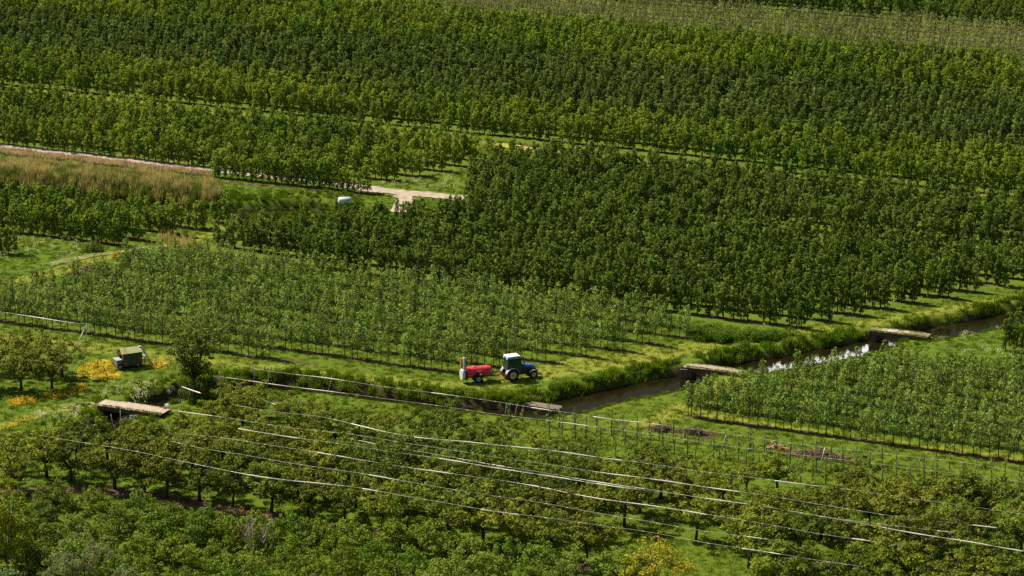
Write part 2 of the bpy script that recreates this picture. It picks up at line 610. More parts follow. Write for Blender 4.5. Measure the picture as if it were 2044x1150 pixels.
gx = axis(-92, 92, 0.42, 5000)
gy = axis(214, 470, 0.42, 6000)
XX, YY = np.meshgrid(gx, gy)
gp = np.c_[XX.ravel(), YY.ravel()]
gz = ground_z(gp)
nx, ny = len(gx), len(gy)
ii = np.arange(nx * ny).reshape(ny, nx)
gf = np.stack([ii[:-1, :-1], ii[:-1, 1:], ii[1:, 1:], ii[1:, :-1]], -1).reshape(-1, 4)
gpx = Q(np.c_[gp, np.zeros(len(gp))])
gpx[gp[:, 1] < 60] = -9999


def pline_mask(pts, width, soft=0.5):
    w = P([q[0] for q in pts], [q[1] for q in pts])[:, :2]
    d = np.abs(sdist(gp, w)) + 0.3 * vnoise(gp, 1.1, 5)
    return 1 - smooth01((d - width / 2 + soft / 2) / soft)


OFFS = {id(A1): vof(1028, 287), id(A2): vof(1028, 287), id(A3): vof(1028, 287), id(B): 0.0, id(C): vof(1900, 57), id(D): vof(300, 321), id(FB): vof(1000, 579), id(G): vof(100, 472), id(I_): vof(400, 696), id(J): vof(1786, 888)}
soil = np.zeros(len(gp)); rowoff = np.zeros(len(gp))
for poly in (A1, A2, A3, B, C, D, FB, G, I_, J):
    ins = inside(np.c_[gpx[:, 0], gpx[:, 1] - 4], poly) | inside(np.c_[gpx[:, 0], gpx[:, 1] + 4], poly)
    soil = np.maximum(soil, ins.astype(float)); rowoff[ins] = OFFS[id(poly)] / RS
for poly in (CH,):
    soil2 = inside(gpx, poly).astype(float)
dry = np.zeros(len(gp))
for pts, wd in (([(-60, 668), (300, 707), (600, 742), (860, 768), (1000, 768), (1180, 735), (1380, 700), (1560, 672), (1780, 640), (2080, 588)], 2.4),
                ([(1030, 758), (1150, 724), (1300, 702), (1420, 690)], 2.6),
                ([(-60, 585), (60, 560), (180, 518), (330, 494), (440, 460)], 2.2),
                ([(-60, 870), (40, 838), (120, 815), (210, 806)], 1.6),
                ([(1290, 850), (1380, 810), (1470, 755), (1440, 742)], 2.6),
                ([(1380, 822), (1650, 868), (2080, 925)], 1.6),
                ([(-60, 178), (60, 180), (500, 232), (1030, 296), (1090, 300), (1600, 352), (2080, 400)], 2.0)):
    dry = np.maximum(dry, pline_mask(pts, wd))
mud = pline_mask([(-60, 985), (180, 975), (300, 990), (500, 1022), (700, 1058), (900, 1085), (1040, 1108), (1250, 1155)], 1.9, 1.0)
mud = np.maximum(mud, pline_mask([(420, 360), (740, 392)], 0.7, 0.6))
mud = np.maximum(mud, 0.8 * pline_mask([(-60, 299), (430, 350)], 0.7, 0.6))
mud = np.maximum(mud, 0.9 * pline_mask([(1300, 855), (1420, 868)], 1.5, 0.8))
mud = np.maximum(mud, 0.9 * pline_mask([(1560, 902), (1690, 915)], 1.3, 0.8))
mud = np.maximum(mud, 0.8 * pline_mask([(150, 545), (200, 538)], 1.0, 0.8))
bankm = np.exp(-(np.clip(np.minimum(np.abs(sdist(gp, CAN)), np.abs(sdist(gp, DIT))) - 1.6, 0, 99) / 0.35) ** 2)


GOLDP = [[(160, 738), (178, 722), (215, 716), (238, 726), (228, 738), (245, 742), (238, 756), (205, 760), (150, 752)], [(66, 802), (100, 785), (170, 770), (172, 782), (110, 798)],
         [(24, 800), (62, 795), (68, 806), (16, 811)], [(296, 722), (335, 725), (332, 739), (300, 737)], [(0, 852), (90, 822), (98, 826), (10, 858)], [(0, 905), (40, 895), (40, 925), (0, 930)]]
gold = np.zeros(len(gp))
for poly, kk in zip(GOLDP, (0.75, 0.66, 0.5, 0.4, 0.3, 0.4)):
    gold = np.maximum(gold, inside(gpx, poly) * kk)


def ground_mat():
    m, nt, out = new_mat('orchard_ground')
    geo = nt.nodes.new('ShaderNodeNewGeometry')
    pos = geo.outputs['Position']

    def attr(n):
        a = nt.nodes.new('ShaderNodeAttribute'); a.attribute_name = n
        return a.outputs['Fac']

    n_big, n_mid, n_fine = noise(nt, 0.06, 3), noise(nt, 0.5, 4, 0.6), noise(nt, 3.0, 4, 0.7)
    g = mixc(nt, ramp(nt, n_mid, 0.3, 0.7), (0.052, 0.100, 0.004), (0.092, 0.142, 0.006))
    g = mixc(nt, ramp(nt, n_big, 0.35, 0.65, 0, 0.5), g, (0.098, 0.132, 0.007))
    g = mixc(nt, ramp(nt, n_fine, 0.35, 0.8, 0, 0.38), g, (0.038, 0.075, 0.004))
    # worn and mown strips
    dn = math_(nt, 'MULTIPLY', attr('dry'), ramp(nt, noise(nt, 0.9, 5, 0.7), 0.05, 0.5))
    dcol = mixc(nt, ramp(nt, n_fine, 0.3, 0.7), (0.150, 0.182, 0.016), (0.205, 0.212, 0.030))
    g = mixc(nt, math_(nt, 'MULTIPLY', dn, 0.8), g, dcol)
    # bare strips under the tree rows
    dot = nt.nodes.new('ShaderNodeVectorMath'); dot.operation = 'DOT_PRODUCT'
    nt.links.new(pos, dot.inputs[0]); dot.inputs[1].default_value = (DV[0] / RS, DV[1] / RS, 0)
    fr = math_(nt, 'ABSOLUTE', math_(nt, 'SUBTRACT', math_(nt, 'FRACT', math_(nt, 'SUBTRACT', math_(nt, 'ADD', dot.outputs['Value'], 0.5), attr('rowoff'))), 0.5))
    fr = math_(nt, 'ADD', fr, math_(nt, 'MULTIPLY', math_(nt, 'SUBTRACT', noise(nt, 1.6, 4), 0.5), 0.12))
    strip = math_(nt, 'MULTIPLY', ramp(nt, fr, 0.10, 0.16, 1, 0), attr('soil'))
    scol = mixc(nt, ramp(nt, n_fine, 0.3, 0.7), (0.060, 0.036, 0.024), (0.125, 0.080, 0.052))
    g = mixc(nt, math_(nt, 'MULTIPLY', strip, 0.9), g, scol)
    gold = ramp(nt, math_(nt, 'ADD', attr('gold'), math_(nt, 'MULTIPLY', math_(nt, 'SUBTRACT', noise(nt, 1.5, 6, 0.8), 0.5), 2.2)), 0.45, 0.75)
    gcol = mixc(nt, ramp(nt, noise(nt, 1.7, 4, 0.6), 0.35, 0.65), (0.24, 0.19, 0.010), (0.42, 0.33, 0.030))
    g = mixc(nt, math_(nt, 'MULTIPLY', gold, 0.9), g, gcol)
    mm = ramp(nt, math_(nt, 'ADD', attr('mud'), math_(nt, 'MULTIPLY', math_(nt, 'SUBTRACT', noise(nt, 0.8, 5, 0.7), 0.5), 0.9)), 0.45, 0.7)
    mcol = mixc(nt, ramp(nt, n_mid, 0.3, 0.7), (0.060, 0.034, 0.025), (0.140, 0.085, 0.060))
    g = mixc(nt, mm, g, mcol)
    g = mixc(nt, attr('bank'), g, (0.045, 0.036, 0.018))
    b = nt.nodes.new('ShaderNodeBsdfPrincipled')
    b.inputs['Roughness'].default_value = 0.95; b.inputs['Specular IOR Level'].default_value = 0.15
    nt.links.new(g, b.inputs['Base Color'])
    bp = nt.nodes.new('ShaderNodeBump'); bp.inputs['Strength'].default_value = 0.8; bp.inputs['Distance'].default_value = 0.12
    hh = math_(nt, 'ADD', noise(nt, 2.2, 6, 0.75), math_(nt, 'MULTIPLY', n_mid, 1.5))
    nt.links.new(hh, bp.inputs['Height']); nt.links.new(bp.outputs[0], b.inputs['Normal'])
    nt.links.new(b.outputs[0], out.inputs[0])
    return m


gme = np_mesh('ground', np.c_[gp, gz], gf, [ground_mat()], smooth=True)
for nm, arr in (('soil', soil), ('dry', dry), ('mud', mud), ('bank', bankm), ('gold', gold), ('rowoff', rowoff)):
    at = gme.attributes.new(nm, 'FLOAT', 'POINT')
    at.data.foreach_set('value', arr.astype(np.float32))
tag(link('ground', gme), 'green valley floor of grass between the orchard rows', 'ground', kind='structure')


def ribbon(name, pts, half, z, mat, label, cat, jit=0.0, world=False, sub=3, follow=True):
    w = np.array(pts) if world else P([q[0] for q in pts], [q[1] for q in pts], z)[:, :2]
    # resample
    seg = np.r_[0, np.cumsum(np.hypot(*np.diff(w, axis=0).T))]
    t = np.arange(0, seg[-1], 0.8)
    c = np.c_[np.interp(t, seg, w[:, 0]), np.interp(t, seg, w[:, 1])]
    d = unit(np.gradient(c, axis=0)); nrm = np.c_[-d[:, 1], d[:, 0]]
    offs = np.linspace(-1, 1, sub)
    h = half * np.ones(len(c)); h2 = h + rng.normal(0, jit, len(c)); h1 = h + rng.normal(0, jit, len(c))
    vs = []
    for o in offs:
        hh = np.where(o > 0, h2, h1)
        q = c + nrm * (o * hh)[:, None]
        vs.append(np.c_[q, (ground_z(q) if follow else 0) + z * np.ones(len(q))])
    V = np.stack(vs, 1)
    n, k = V.shape[:2]
    idx = np.arange(n * k).reshape(n, k)
    f = np.stack([idx[:-1, :-1], idx[:-1, 1:], idx[1:, 1:], idx[1:, :-1]], -1).reshape(-1, 4)
    o = link(name, np_mesh(name, V.reshape(-1, 3), f[:, ::-1], [mat], smooth=True))
    return tag(o, label, cat, kind='structure')


wl = ribbon('canal_water', CAN, 2.6, WL, M['water'], 'brown canal water winding through the orchards', 'water', world=True, follow=False)
wl2 = ribbon('ditch_water', DIT, 2.2, WL, M['water'], 'brown water of the reed lined ditch', 'water', world=True, follow=False)
ribbon('gravel_track', [(-120, 279), (0, 291), (243, 317), (487, 345), (640, 362), (740, 376), (800, 384), (860, 389), (930, 396), (1010, 404)], 1.08, 0.07,
       M['gravel'], 'pale gravel track running behind the tree row', 'track', jit=0.12)
ribbon('gravel_branch', [(800, 388), (812, 397), (806, 410), (795, 425)], 1.0, 0.085, M['gravel'], 'short gravel branch turning off the track', 'track', jit=0.1)
ribbon('dirt_path', [(95, 528), (150, 516), (200, 508), (260, 500), (330, 491), (380, 479)], 0.6, 0.06, M['dirt'], 'dry dirt path across the left meadow', 'path', jit=0.2)
ribbon('bridge_path', [(120, 812), (160, 806), (215, 805)], 0.5, 0.05, M['dirt'], 'worn path leading onto the left bridge', 'path', jit=0.2)
ribbon('yellow_verge', [(990, 288), (1030, 293), (1060, 297), (1110, 301)], 0.9, 0.06, M['verge'], 'dry yellow verge between two orchards', 'path', jit=0.15)

# ------------------------------------------------------------------ tree meshes
def trunk_tube(mb, h, r, lean=0.05, n=6):
    a = random.uniform(0, 6.28); k = lean * h
    pts = [(0, 0, -0.15), (0.3 * k * math.cos(a), 0.3 * k * math.sin(a), h * 0.4), (k * math.cos(a), k * math.sin(a), h)]
    mb.tube(pts, [r * 1.2, r, r * 0.35], n)


def mb_mesh(mb, name, mat):
    me = bpy.data.meshes.new(name)
    mb.bm.to_mesh(me); mb.bm.free(); me.materials.append(mat)
    return me


def pear_crown(mat, name, h=3.1, w=0.55, nc=24, per=36, L=0.15):
    cc, cr = [], []
    for i in range(nc):
        f = (i + 0.5) / nc
        z = 0.38 + (h - 0.55) * f
        prof = w * (0.55 + 0.62 * math.sin(math.pi * (0.12 + 0.76 * f)))
        a = i * 2.4 + random.uniform(-0.8, 0.8)
        r = prof * random.uniform(0.25, 1.12)
        cc.append((r * math.cos(a), r * math.sin(a), z)); cr.append(random.uniform(0.13, 0.29))
    for _ in range(4):
        a = random.uniform(0, 6.28); r = random.uniform(0.1, 0.7) * w
        cc.append((r * math.cos(a), r * math.sin(a), h + random.uniform(-0.35, 0.25))); cr.append(random.uniform(0.10, 0.2))
    v, f = clumps_leaves(np.array(cc), np.array(cr), per, L, L * 0.75, up=0.6, squash=0.95)
    return np_mesh(name, v, f, [mat])


def pear_trunk(name, h=2.5, r=0.055):
    mb = MB(); trunk_tube(mb, h, r, 0.03)
    for _ in range(5):
        z = random.uniform(0.8, h * 0.8); a = random.uniform(0, 6.28); l = random.uniform(0.35, 0.6)
        mb.tube([(0, 0, z), (l * math.cos(a), l * math.sin(a), z + l * 0.7)], [r * 0.5, r * 0.2], 4, False)
    return mb_mesh(mb, name, M['bark'])


def young_crown(mat, name, h=2.6, nc=17, per=20, L=0.17, w=0.46):
    cc, cr = [], []
    for i in range(nc):
        f = (i + 0.5) / nc
        z = 0.8 + (h - 0.85) * f
        prof = w * (1.1 - 0.75 * f)
        a = i * 2.4 + random.uniform(-0.7, 0.7); r = prof * random.uniform(0.2, 1.25)
        cc.append((r * math.cos(a), r * math.sin(a), z)); cr.append(random.uniform(0.17, 0.31) * (1.15 - 0.45 * f))
    v, f = clumps_leaves(np.array(cc), np.array(cr), per, L, L * 0.7, up=0.4, squash=1.0)
    return np_mesh(name, v, f, [mat])


def young_trunk(name, h=2.8, r=0.035):
    mb = MB(); trunk_tube(mb, h, r, 0.02, 5)
    for _ in range(7):
        z = random.uniform(0.7, h * 0.85); a = random.uniform(0, 6.28); l = random.uniform(0.25, 0.45)
        mb.tube([(0, 0, z), (l * math.cos(a), l * math.sin(a), z + l * 0.4)], [r * 0.45, r * 0.2], 4, False)
    return mb_mesh(mb, name, M['bark'])


def cherry_pair(name, h=3.9, w=2.1, per=46, mat=None, limbs=7, L=0.23, fat=1.0, extra=8):
    """spreading crown on crooked limbs"""
    mb = MB()
    th = h * random.uniform(0.26, 0.34); r0 = 0.13
    trunk_top = Vector((random.uniform(-0.15, 0.15), random.uniform(-0.15, 0.15), th))
    mb.tube([(0, 0, -0.2), trunk_top * 0.5 + Vector((0.05, 0, 0)), trunk_top], [r0 * 1.3, r0, r0 * 0.95], 7)
    cc, cr = [], []
    for i in range(limbs):
        a = i * 2 * math.pi / limbs + random.uniform(-0.4, 0.4)
        reach = w * random.uniform(0.65, 1.05); top = h * random.uniform(0.62, 0.95)
        mid = trunk_top + Vector((math.cos(a) * reach * 0.45, math.sin(a) * reach * 0.45, (top - th) * 0.55))
        end = Vector((math.cos(a + 0.3) * reach, math.sin(a + 0.3) * reach, top))
        mb.tube([trunk_top, mid, end], [r0 * 0.6, r0 * 0.4, r0 * 0.1], 5, False)
        for j in range(6):
            t = 0.3 + 0.7 * j / 5
            q = trunk_top.lerp(mid, min(1, t * 2)) if t < 0.5 else mid.lerp(end, (t - 0.5) * 2)
            o = Vector((random.gauss(0, 0.42), random.gauss(0, 0.42), random.gauss(0.0, 0.28)))
            cc.append(tuple(q + o)); cr.append(random.uniform(0.30, 0.55) * fat)
            mb.tube([q, q + o], [r0 * 0.18, r0 * 0.06], 3, False)
    for _ in range(extra):
        a = random.uniform(0, 6.28); rr = w * random.uniform(0, 0.6)
        cc.append((rr * math.cos(a), rr * math.sin(a), h * random.uniform(0.75, 1.0))); cr.append(random.uniform(0.25, 0.42))
    v, f = clumps_leaves(np.array(cc), np.array(cr), per, L, L * 0.62, up=0.75, squash=0.6)
    return np_mesh(name + '_crown', v, f, [mat or M['cherry']]), mb_mesh(mb, name + '_trunk', M['bark'])


def shrub_pair(name, mat, h=2.3, w=1.9, n=46, per=44, L=0.2, sprigs=14):
    cc, cr = [], []
    for i in range(n):
        th = random.uniform(0, 6.28); ph = math.acos(random.uniform(0.0, 1.0)); k = random.uniform(0.55, 1.0)
        cc.append((w * k * math.sin(ph) * math.cos(th), w * k * math.sin(ph) * math.sin(th), h * (0.12 + 0.82 * k * math.cos(ph))))
        cr.append(random.uniform(0.26, 0.52))
    for i in range(sprigs):
        th = random.uniform(0, 6.28); k = w * random.uniform(0.1, 0.9); zz = h * math.sqrt(max(0.1, 1 - (k / w) ** 2)) * random.uniform(0.95, 1.18)
        cc.append((k * math.cos(th), k * math.sin(th), zz)); cr.append(random.uniform(0.12, 0.22))
    v, f = clumps_leaves(np.array(cc), np.array(cr), per, L, L * 0.6, up=0.6, squash=0.85)
    mb = MB()
    for i in range(7):
        a = random.uniform(0, 6.28); rr = w * random.uniform(0.3, 0.8)
        mb.tube([(0.1 * math.cos(a), 0.1 * math.sin(a), -0.1), (rr * 0.5 * math.cos(a), rr * 0.5 * math.sin(a), h * 0.5), (rr * math.cos(a), rr * math.sin(a), h * 0.85)], [0.05, 0.035, 0.012], 4, False)
    return np_mesh(name + '_foliage', v, f, [mat]), mb_mesh(mb, name + '_stems', M['bark'])


def joined(name, a, b):
    """one mesh with crown and trunk, as the source of the far masses"""
    bm = bmesh.new()
    bm.from_mesh(a); n = len(bm.faces)
    bm.from_mesh(b)
    bm.faces.ensure_lookup_table()
    for f in bm.faces[n:]: f.material_index = 1
    me = bpy.data.meshes.new(name); bm.to_mesh(me); bm.free()
    me.materials.append(a.materials[0]); me.materials.append(b.materials[0])
    return me


def scatter(name, pts, srcs, sc, label, cat, tilt=0.05, sz=None):
    """a mass nobody could count: one object that repeats a few meshes over points"""
    n = len(pts)
    me = bpy.data.meshes.new(name)
    me.vertices.add(n); me.vertices.foreach_set('co', np.asarray(pts, np.float32).ravel())
    a = me.attributes.new('rot', 'FLOAT_VECTOR', 'POINT')
    rot = np.c_[rng.normal(0, tilt, n), rng.normal(0, tilt, n), rng.uniform(0, 6.28, n)]
    a.data.foreach_set('vector', rot.astype(np.float32).ravel())
    a = me.attributes.new('siz', 'FLOAT_VECTOR', 'POINT')
    s3 = np.c_[sc, sc, sc if sz is None else sz]
    a.data.foreach_set('vector', s3.astype(np.float32).ravel())
    a = me.attributes.new('pick', 'INT', 'POINT')
    a.data.foreach_set('value', rng.integers(0, len(srcs), n).astype(np.int32))
    o = link(name, me)
    nt = bpy.data.node_groups.new(name, 'GeometryNodeTree')
    nt.interface.new_socket('Geometry', in_out='INPUT', socket_type='NodeSocketGeometry')
    nt.interface.new_socket('Geometry', in_out='OUTPUT', socket_type='NodeSocketGeometry')
    gi, go = nt.nodes.new('NodeGroupInput'), nt.nodes.new('NodeGroupOutput')
    jn = nt.nodes.new('GeometryNodeJoinGeometry')
    for me_s in srcs:
        ob = bpy.data.objects.get('src_' + me_s.name) or bpy.data.objects.new('src_' + me_s.name, me_s)
        ob.use_fake_user = True
        oi = nt.nodes.new('GeometryNodeObjectInfo'); oi.inputs['Object'].default_value = ob
        g2 = nt.nodes.new('GeometryNodeGeometryToInstance')
        nt.links.new(oi.outputs['Geometry'], g2.inputs[0]); nt.links.new(g2.outputs[0], jn.inputs[0])
    ip = nt.nodes.new('GeometryNodeInstanceOnPoints')
    nt.links.new(gi.outputs[0], ip.inputs['Points']); nt.links.new(jn.outputs[0], ip.inputs['Instance'])
    ip.inputs['Pick Instance'].default_value = True

    def na(nm, t):
        q = nt.nodes.new('GeometryNodeInputNamedAttribute'); q.data_type = t; q.inputs['Name'].default_value = nm
        return q.outputs['Attribute']

    nt.links.new(na('pick', 'INT'), ip.inputs['Instance Index'])
    er = nt.nodes.new('FunctionNodeEulerToRotation')
    nt.links.new(na('rot', 'FLOAT_VECTOR'), er.inputs[0]); nt.links.new(er.outputs[0], ip.inputs['Rotation'])
    nt.links.new(na('siz', 'FLOAT_VECTOR'), ip.inputs['Scale'])
    nt.links.new(ip.outputs[0], go.inputs[0])
    md = o.modifiers.new('scatter', 'NODES'); md.node_group = nt
    return tag(o, label, cat, kind='stuff')


PEAR = {}
for key, mat, h, w in (('pear', 'pear', 2.95, 0.43), ('dull', 'pear_dull', 2.6, 0.38), ('dark', 'pear_dark', 2.95, 0.44)):
    cr_ = [pear_crown(M[mat], f'pear_crown_{key}', h * random.uniform(0.92, 1.08), w * random.uniform(0.85, 1.15)) for _ in range(10)]
    tr_ = [pear_trunk(f'pear_trunk_{key}', h * 0.8) for _ in range(10)]
    PEAR[key] = [(c, t, joined(f'pear_{key}_{i}', c, t)) for i, (c, t) in enumerate(zip(cr_, tr_))]
YOUNG = []
for i in range(8):
    c = young_crown(M['young'], 'young_crown', 2.85 * random.uniform(0.85, 1.12)); t = young_trunk('young_trunk')
    YOUNG.append((c, t, joined(f'young_{i}', c, t)))
STRIP = []
for i in range(4):
    c = young_crown(M['strip'], 'strip_crown', 2.3, per=11); t = young_trunk('strip_trunk', 2.6)
    STRIP.append((c, t, joined(f'strip_{i}', c, t)))

# ------------------------------------------------------------------ orchards: gather, pick the ~300 that show largest, mass the rest
gapv = float(P(1650, 482)[:2] @ DV)
skipF = lambda px, v: (np.abs(v - gapv) < 2.2) & (px[:, 0] > 1380)


class Tree:
    __slots__ = ('p', 'px', 'row', 'nth', 'score', 'block', 'var', 's')


def collect(block, rows, front=1.0, back=0.38, edge_right=True, scale=1.0):
    out_ = []
    n_row = 0
    for r in rows:
        z = ground_z(r)
        px = Q(np.c_[r, z])
        vis = (px[:, 0] > -4) & (px[:, 0] < 2048)
        if vis.any(): n_row += 1
        k = 0
        last = np.nonzero(vis)[0][-1] if vis.any() else -1
        for j in range(len(r)):
            t = Tree(); t.p = (r[j, 0], r[j, 1], z[j]); t.px = px[j]; t.block = block; t.s = scale
            t.row = n_row; t.nth = 0; t.var = random.random()
            if vis[j]:
                k += 1; t.nth = k
            w = front if n_row == 1 else (0.9 if edge_right and j >= last - 1 and px[last, 0] < 2020 else back)
            t.score = (pscale(px[j][1]) / 22) ** 2 * w if vis[j] and px[j][1] > 20 else 0
            out_.append(t)
    return out_


pears = []
for nm, poly, key, w in (('far orchard', A1, 'pear', 1.0), ('far orchard middle', A2, 'dull', 0.0), ('far orchard back', A3, 'pear', 0.0), ('topmost orchard', C, 'dark', 0.0),
                         ('track orchard', D, 'pear', 0.3), ('middle orchard', FB, 'dark', 1.0), ('reed side orchard', G, 'pear', 1.0)):
    rows = orchard(poly, 0.78, v_off=OFFS[id(poly)], miss=0.045, jit=0.16, skip=skipF if poly is FB else None)
    pears += [(t, key) for t in collect(nm, rows, front=w, back=0.38 if w == 1.0 else 0.25 * w)]
# single rows
e_line = P(np.linspace(428, 733, 26), np.linspace(353, 385, 26))[:, :2] + rng.normal(0, 0.1, (26, 2))
pears += [(t, 'pear') for t in collect('row before the gravel track', [e_line])]
pears += [(t, 'pear') for t in collect('corner by the dark bush', [P(np.array([-25, -10, 4, 17, 30]), np.array([504, 505, 506, 506, 505]))[:, :2]])]
pears += [(t, 'dark') for t in collect('canal meadow row', [P(np.array([2007, 2023, 2041, 2058]), np.array([699, 699, 700, 702]))[:, :2], P(np.array([2014, 2030, 2046]), np.array([686, 688, 690]))[:, :2]])]

pears.sort(key=lambda a: -a[0].score)
solo, rest = pears[:300], pears[300:]

ROWN = ['one', 'two', 'three', 'four', 'five', 'six', 'seven', 'eight', 'nine', 'ten', 'eleven', 'twelve', 'thirteen', 'fourteen', 'fifteen', 'sixteen', 'seventeen', 'eighteen', 'nineteen', 'twenty']


def plant_tree(kind, t, crown, trunk, label, cat, group, s, rz):
    e = empty(kind, t.p, rz, s)
    tag(e, label, cat, group)
    link('crown', crown, e); link('trunk', trunk, e)
    return e


HOW = {'middle orchard': 'dark pear tree', 'far orchard': 'green pear tree', 'reed side orchard': 'leafy pear tree'}
for t, key in solo:
    c, tr, _ = PEAR[key][int(t.var * 10) % 10]
    lab = f"{HOW.get(t.block, 'pear tree')}, {nth(t.nth)} from the left in {'the ' + t.block if 'row' in t.block or 'c' == t.block[0] else 'row ' + ROWN[min(t.row, 20) - 1] + ' of the ' + t.block}"
    s = t.s * random.uniform(0.84, 1.1)
    plant_tree('pear_tree', t, c, tr, lab, 'tree', 'pear trees of the ' + t.block, s, random.uniform(0, 6.28))
for key, nm, lab in (('pear', 'pear_orchard', 'mass of bright green pear trees filling the far orchards'), ('dull', 'olive_pear_orchard', 'band of duller olive pear trees across the far orchard'),
                     ('dark', 'dark_pear_orchard', 'mass of dark green pear trees in the middle orchard')):
    tt = [t for t, k in rest if k == key]
    scatter(nm, [t.p for t in tt], [x[2] for x in PEAR[key]], rng.uniform(0.78, 1.15, len(tt)), lab, 'trees', tilt=0.08, sz=rng.uniform(0.74, 1.12, len(tt)))

young = []
for nm, poly in (('young orchard behind the tractor', I_), ('young orchard beyond the canal', J)):
    rows = orchard(poly, 0.76, v_off=OFFS[id(poly)], jit=0.1, miss=0.05)
    young += collect(nm, rows)
young.sort(key=lambda t: -t.score)
for t in young[:300]:
    c, tr, _ = YOUNG[int(t.var * 8) % 8]
    lab = f"slim tree, {nth(t.nth)} from the left in row {ROWN[min(t.row, 20) - 1]} {t.block.replace('young orchard ', '')}"
    plant_tree('young_fruit_tree', t, c, tr, lab, 'tree', 'slim trees of the ' + t.block, random.uniform(0.85, 1.12), random.uniform(0, 6.28))
tt = young[300:]
scatter('young_orchard', [t.p for t in tt], [x[2] for x in YOUNG], rng.uniform(0.85, 1.12, len(tt)), 'mass of slim young fruit trees behind their front rows', 'trees', sz=rng.uniform(0.75, 1.12, len(tt)))
rows = orchard(B, 0.8, jit=0.1)
bp_ = np.concatenate(rows)
scatter('pale_orchard', np.c_[bp_, ground_z(bp_)], [x[2] for x in STRIP], rng.uniform(0.85, 1.1, len(bp_)), 'strip of pale grey green saplings across the far top edge', 'trees')

# ------------------------------------------------------------------ cherry orchard
CHERRY = [cherry_pair('cherry', 4.2 * random.uniform(0.9, 1.1), 2.35 * random.uniform(0.9, 1.1)) for _ in range(8)]
rows = orchard(CH, 3.0, jit=0.35, rs=4.0, v_off=1.2, miss=0.05)
nr = 0
for r in rows:
    z = ground_z(r); px = Q(np.c_[r, z])
    vis = (px[:, 0] > -60) & (px[:, 0] < 2100) & (px[:, 1] < 1235)
    if not vis.any(): continue
    nr += 1; k = 0
    for j in np.nonzero(vis)[0]:
        if (1195 < px[j, 0] < 1455 and px[j, 1] > 1090) or abs(sdist(r[j:j + 1], CAN)[0]) < 2.4 or (165 < px[j, 0] < 312 and px[j, 1] < 926) or (120 < px[j, 0] < 360 and px[j, 1] < 895): continue
        k += 1
        c, tr = random.choice(CHERRY)
        s = random.uniform(0.8, 1.1) * (0.80 if px[j, 1] < 905 + 0.06 * px[j, 0] else 1.0)
        e = empty('cherry_tree', (r[j, 0], r[j, 1], z[j]), random.uniform(0, 6.28), s)
        tag(e, f'spreading cherry tree, {nth(k)} from the left in row {ROWN[min(nr, 20) - 1]} under the orchard wires', 'tree', 'cherry trees under the orchard wires')
        link('crown', c, e); link('trunk', tr, e)
for k, (x, y) in enumerate([(-22, 776), (42, 780), (104, 776), (-8, 744), (62, 742), (124, 752)]):
    p = P(x, y); z = ground_z(p[None, :2])[0]
    c, tr = CHERRY[k % 8]
    e = empty('cherry_tree', (p[0], p[1], z), k * 1.3, 0.98 if k < 3 else 0.9)
    w = 'near' if k < 3 else 'back'
    tag(e, f'dense cherry tree, {nth(k % 3 + 1)} of the {w} three beside the green hut', 'tree', 'cherry trees beside the hut')
    link('crown', c, e); link('trunk', tr, e)

# ------------------------------------------------------------------ thicket along the bottom
SHR = [shrub_pair('shrub', M['shrub'], 2.3 * random.uniform(0.85, 1.15), 1.9 * random.uniform(0.9, 1.15)) for _ in range(7)]
TIER = ['back', 'second', 'third', 'fourth', 'fifth', 'front']
for tier in range(6):
    k = 0
    x = -30 + 35 * (tier % 2)
    while x < 1290:
        y = 1003 + 0.128 * x + tier * 41 + random.uniform(-9, 9)
        xx = x + random.uniform(-14, 14)
        x += random.uniform(62, 84)
        if y > 1236 or y - 55 > 1165 or (xx < 150 and y < 1010): continue
        k += 1
        p = P(xx, y)
        f_, st = random.choice(SHR)
        e = empty('thicket_shrub', (p[0], p[1], 0), random.uniform(0, 6.28), random.uniform(0.72, 1.1))
        tag(e, f'leafy green shrub, {nth(k)} from the left in the {TIER[tier]} tier of the thicket', 'shrub', 'shrubs of the thicket')
        link('foliage', f_, e); link('stems', st, e)


def special(name, px, py, pair, label, cat, s=1.0, rz=0.0, names=('foliage', 'stems')):
    p = P(px, py)
    z = ground_z(p[None, :2])[0]
    e = empty(name, (p[0], p[1], z), rz, s)
    tag(e, label, cat)
    link(names[0], pair[0], e); link(names[1], pair[1], e)
    return e


special('yellow_shrub', 1312, 1176, shrub_pair('yellow_shrub', M['yellowgreen'], 3.9, 3.0, n=75, per=30, L=0.2, sprigs=30), 'large yellow leaved shrub under the last orchard wire', 'shrub')
special('lime_tree', 14, 1150, shrub_pair('lime_tree', M['lime'], 8.6, 2.5, n=150, per=60, L=0.2, sprigs=30), 'tall yellow green tree at the thicket corner', 'tree', names=('crown', 'trunk'))
special('willow_shrub', 168, 1205, shrub_pair('willow_shrub', M['willow'], 5.2, 3.6, n=110, per=60, L=0.14, sprigs=60), 'big grey olive willow shrub with fine twigs', 'shrub')
special('willow_shrub', 262, 1232, shrub_pair('willow_shrub_low', M['willow'], 3.2, 2.6, n=70, per=60, L=0.14, sprigs=40), 'low grey olive willow shrub beside the bigger one', 'shrub')
special('pale_shrub', 22, 1232, shrub_pair('pale_shrub', M['pale'], 3.3, 2.0, n=40, per=36, L=0.2, sprigs=20), 'pale blue green shrub in the very corner', 'shrub')
special('pale_shrub', 105, 1240, shrub_pair('pale_shrub_low', M['pale'], 2.6, 1.3, n=26, per=30, L=0.2, sprigs=14), 'pale blue green shrub before the willow', 'shrub')
special('bronze_shrub', 490, 1090, shrub_pair('bronze_shrub', M['rustleaf'], 3.0, 1.8, n=26, per=14, L=0.17, sprigs=16), 'thin bronze tipped shrub behind the bare one', 'shrub')
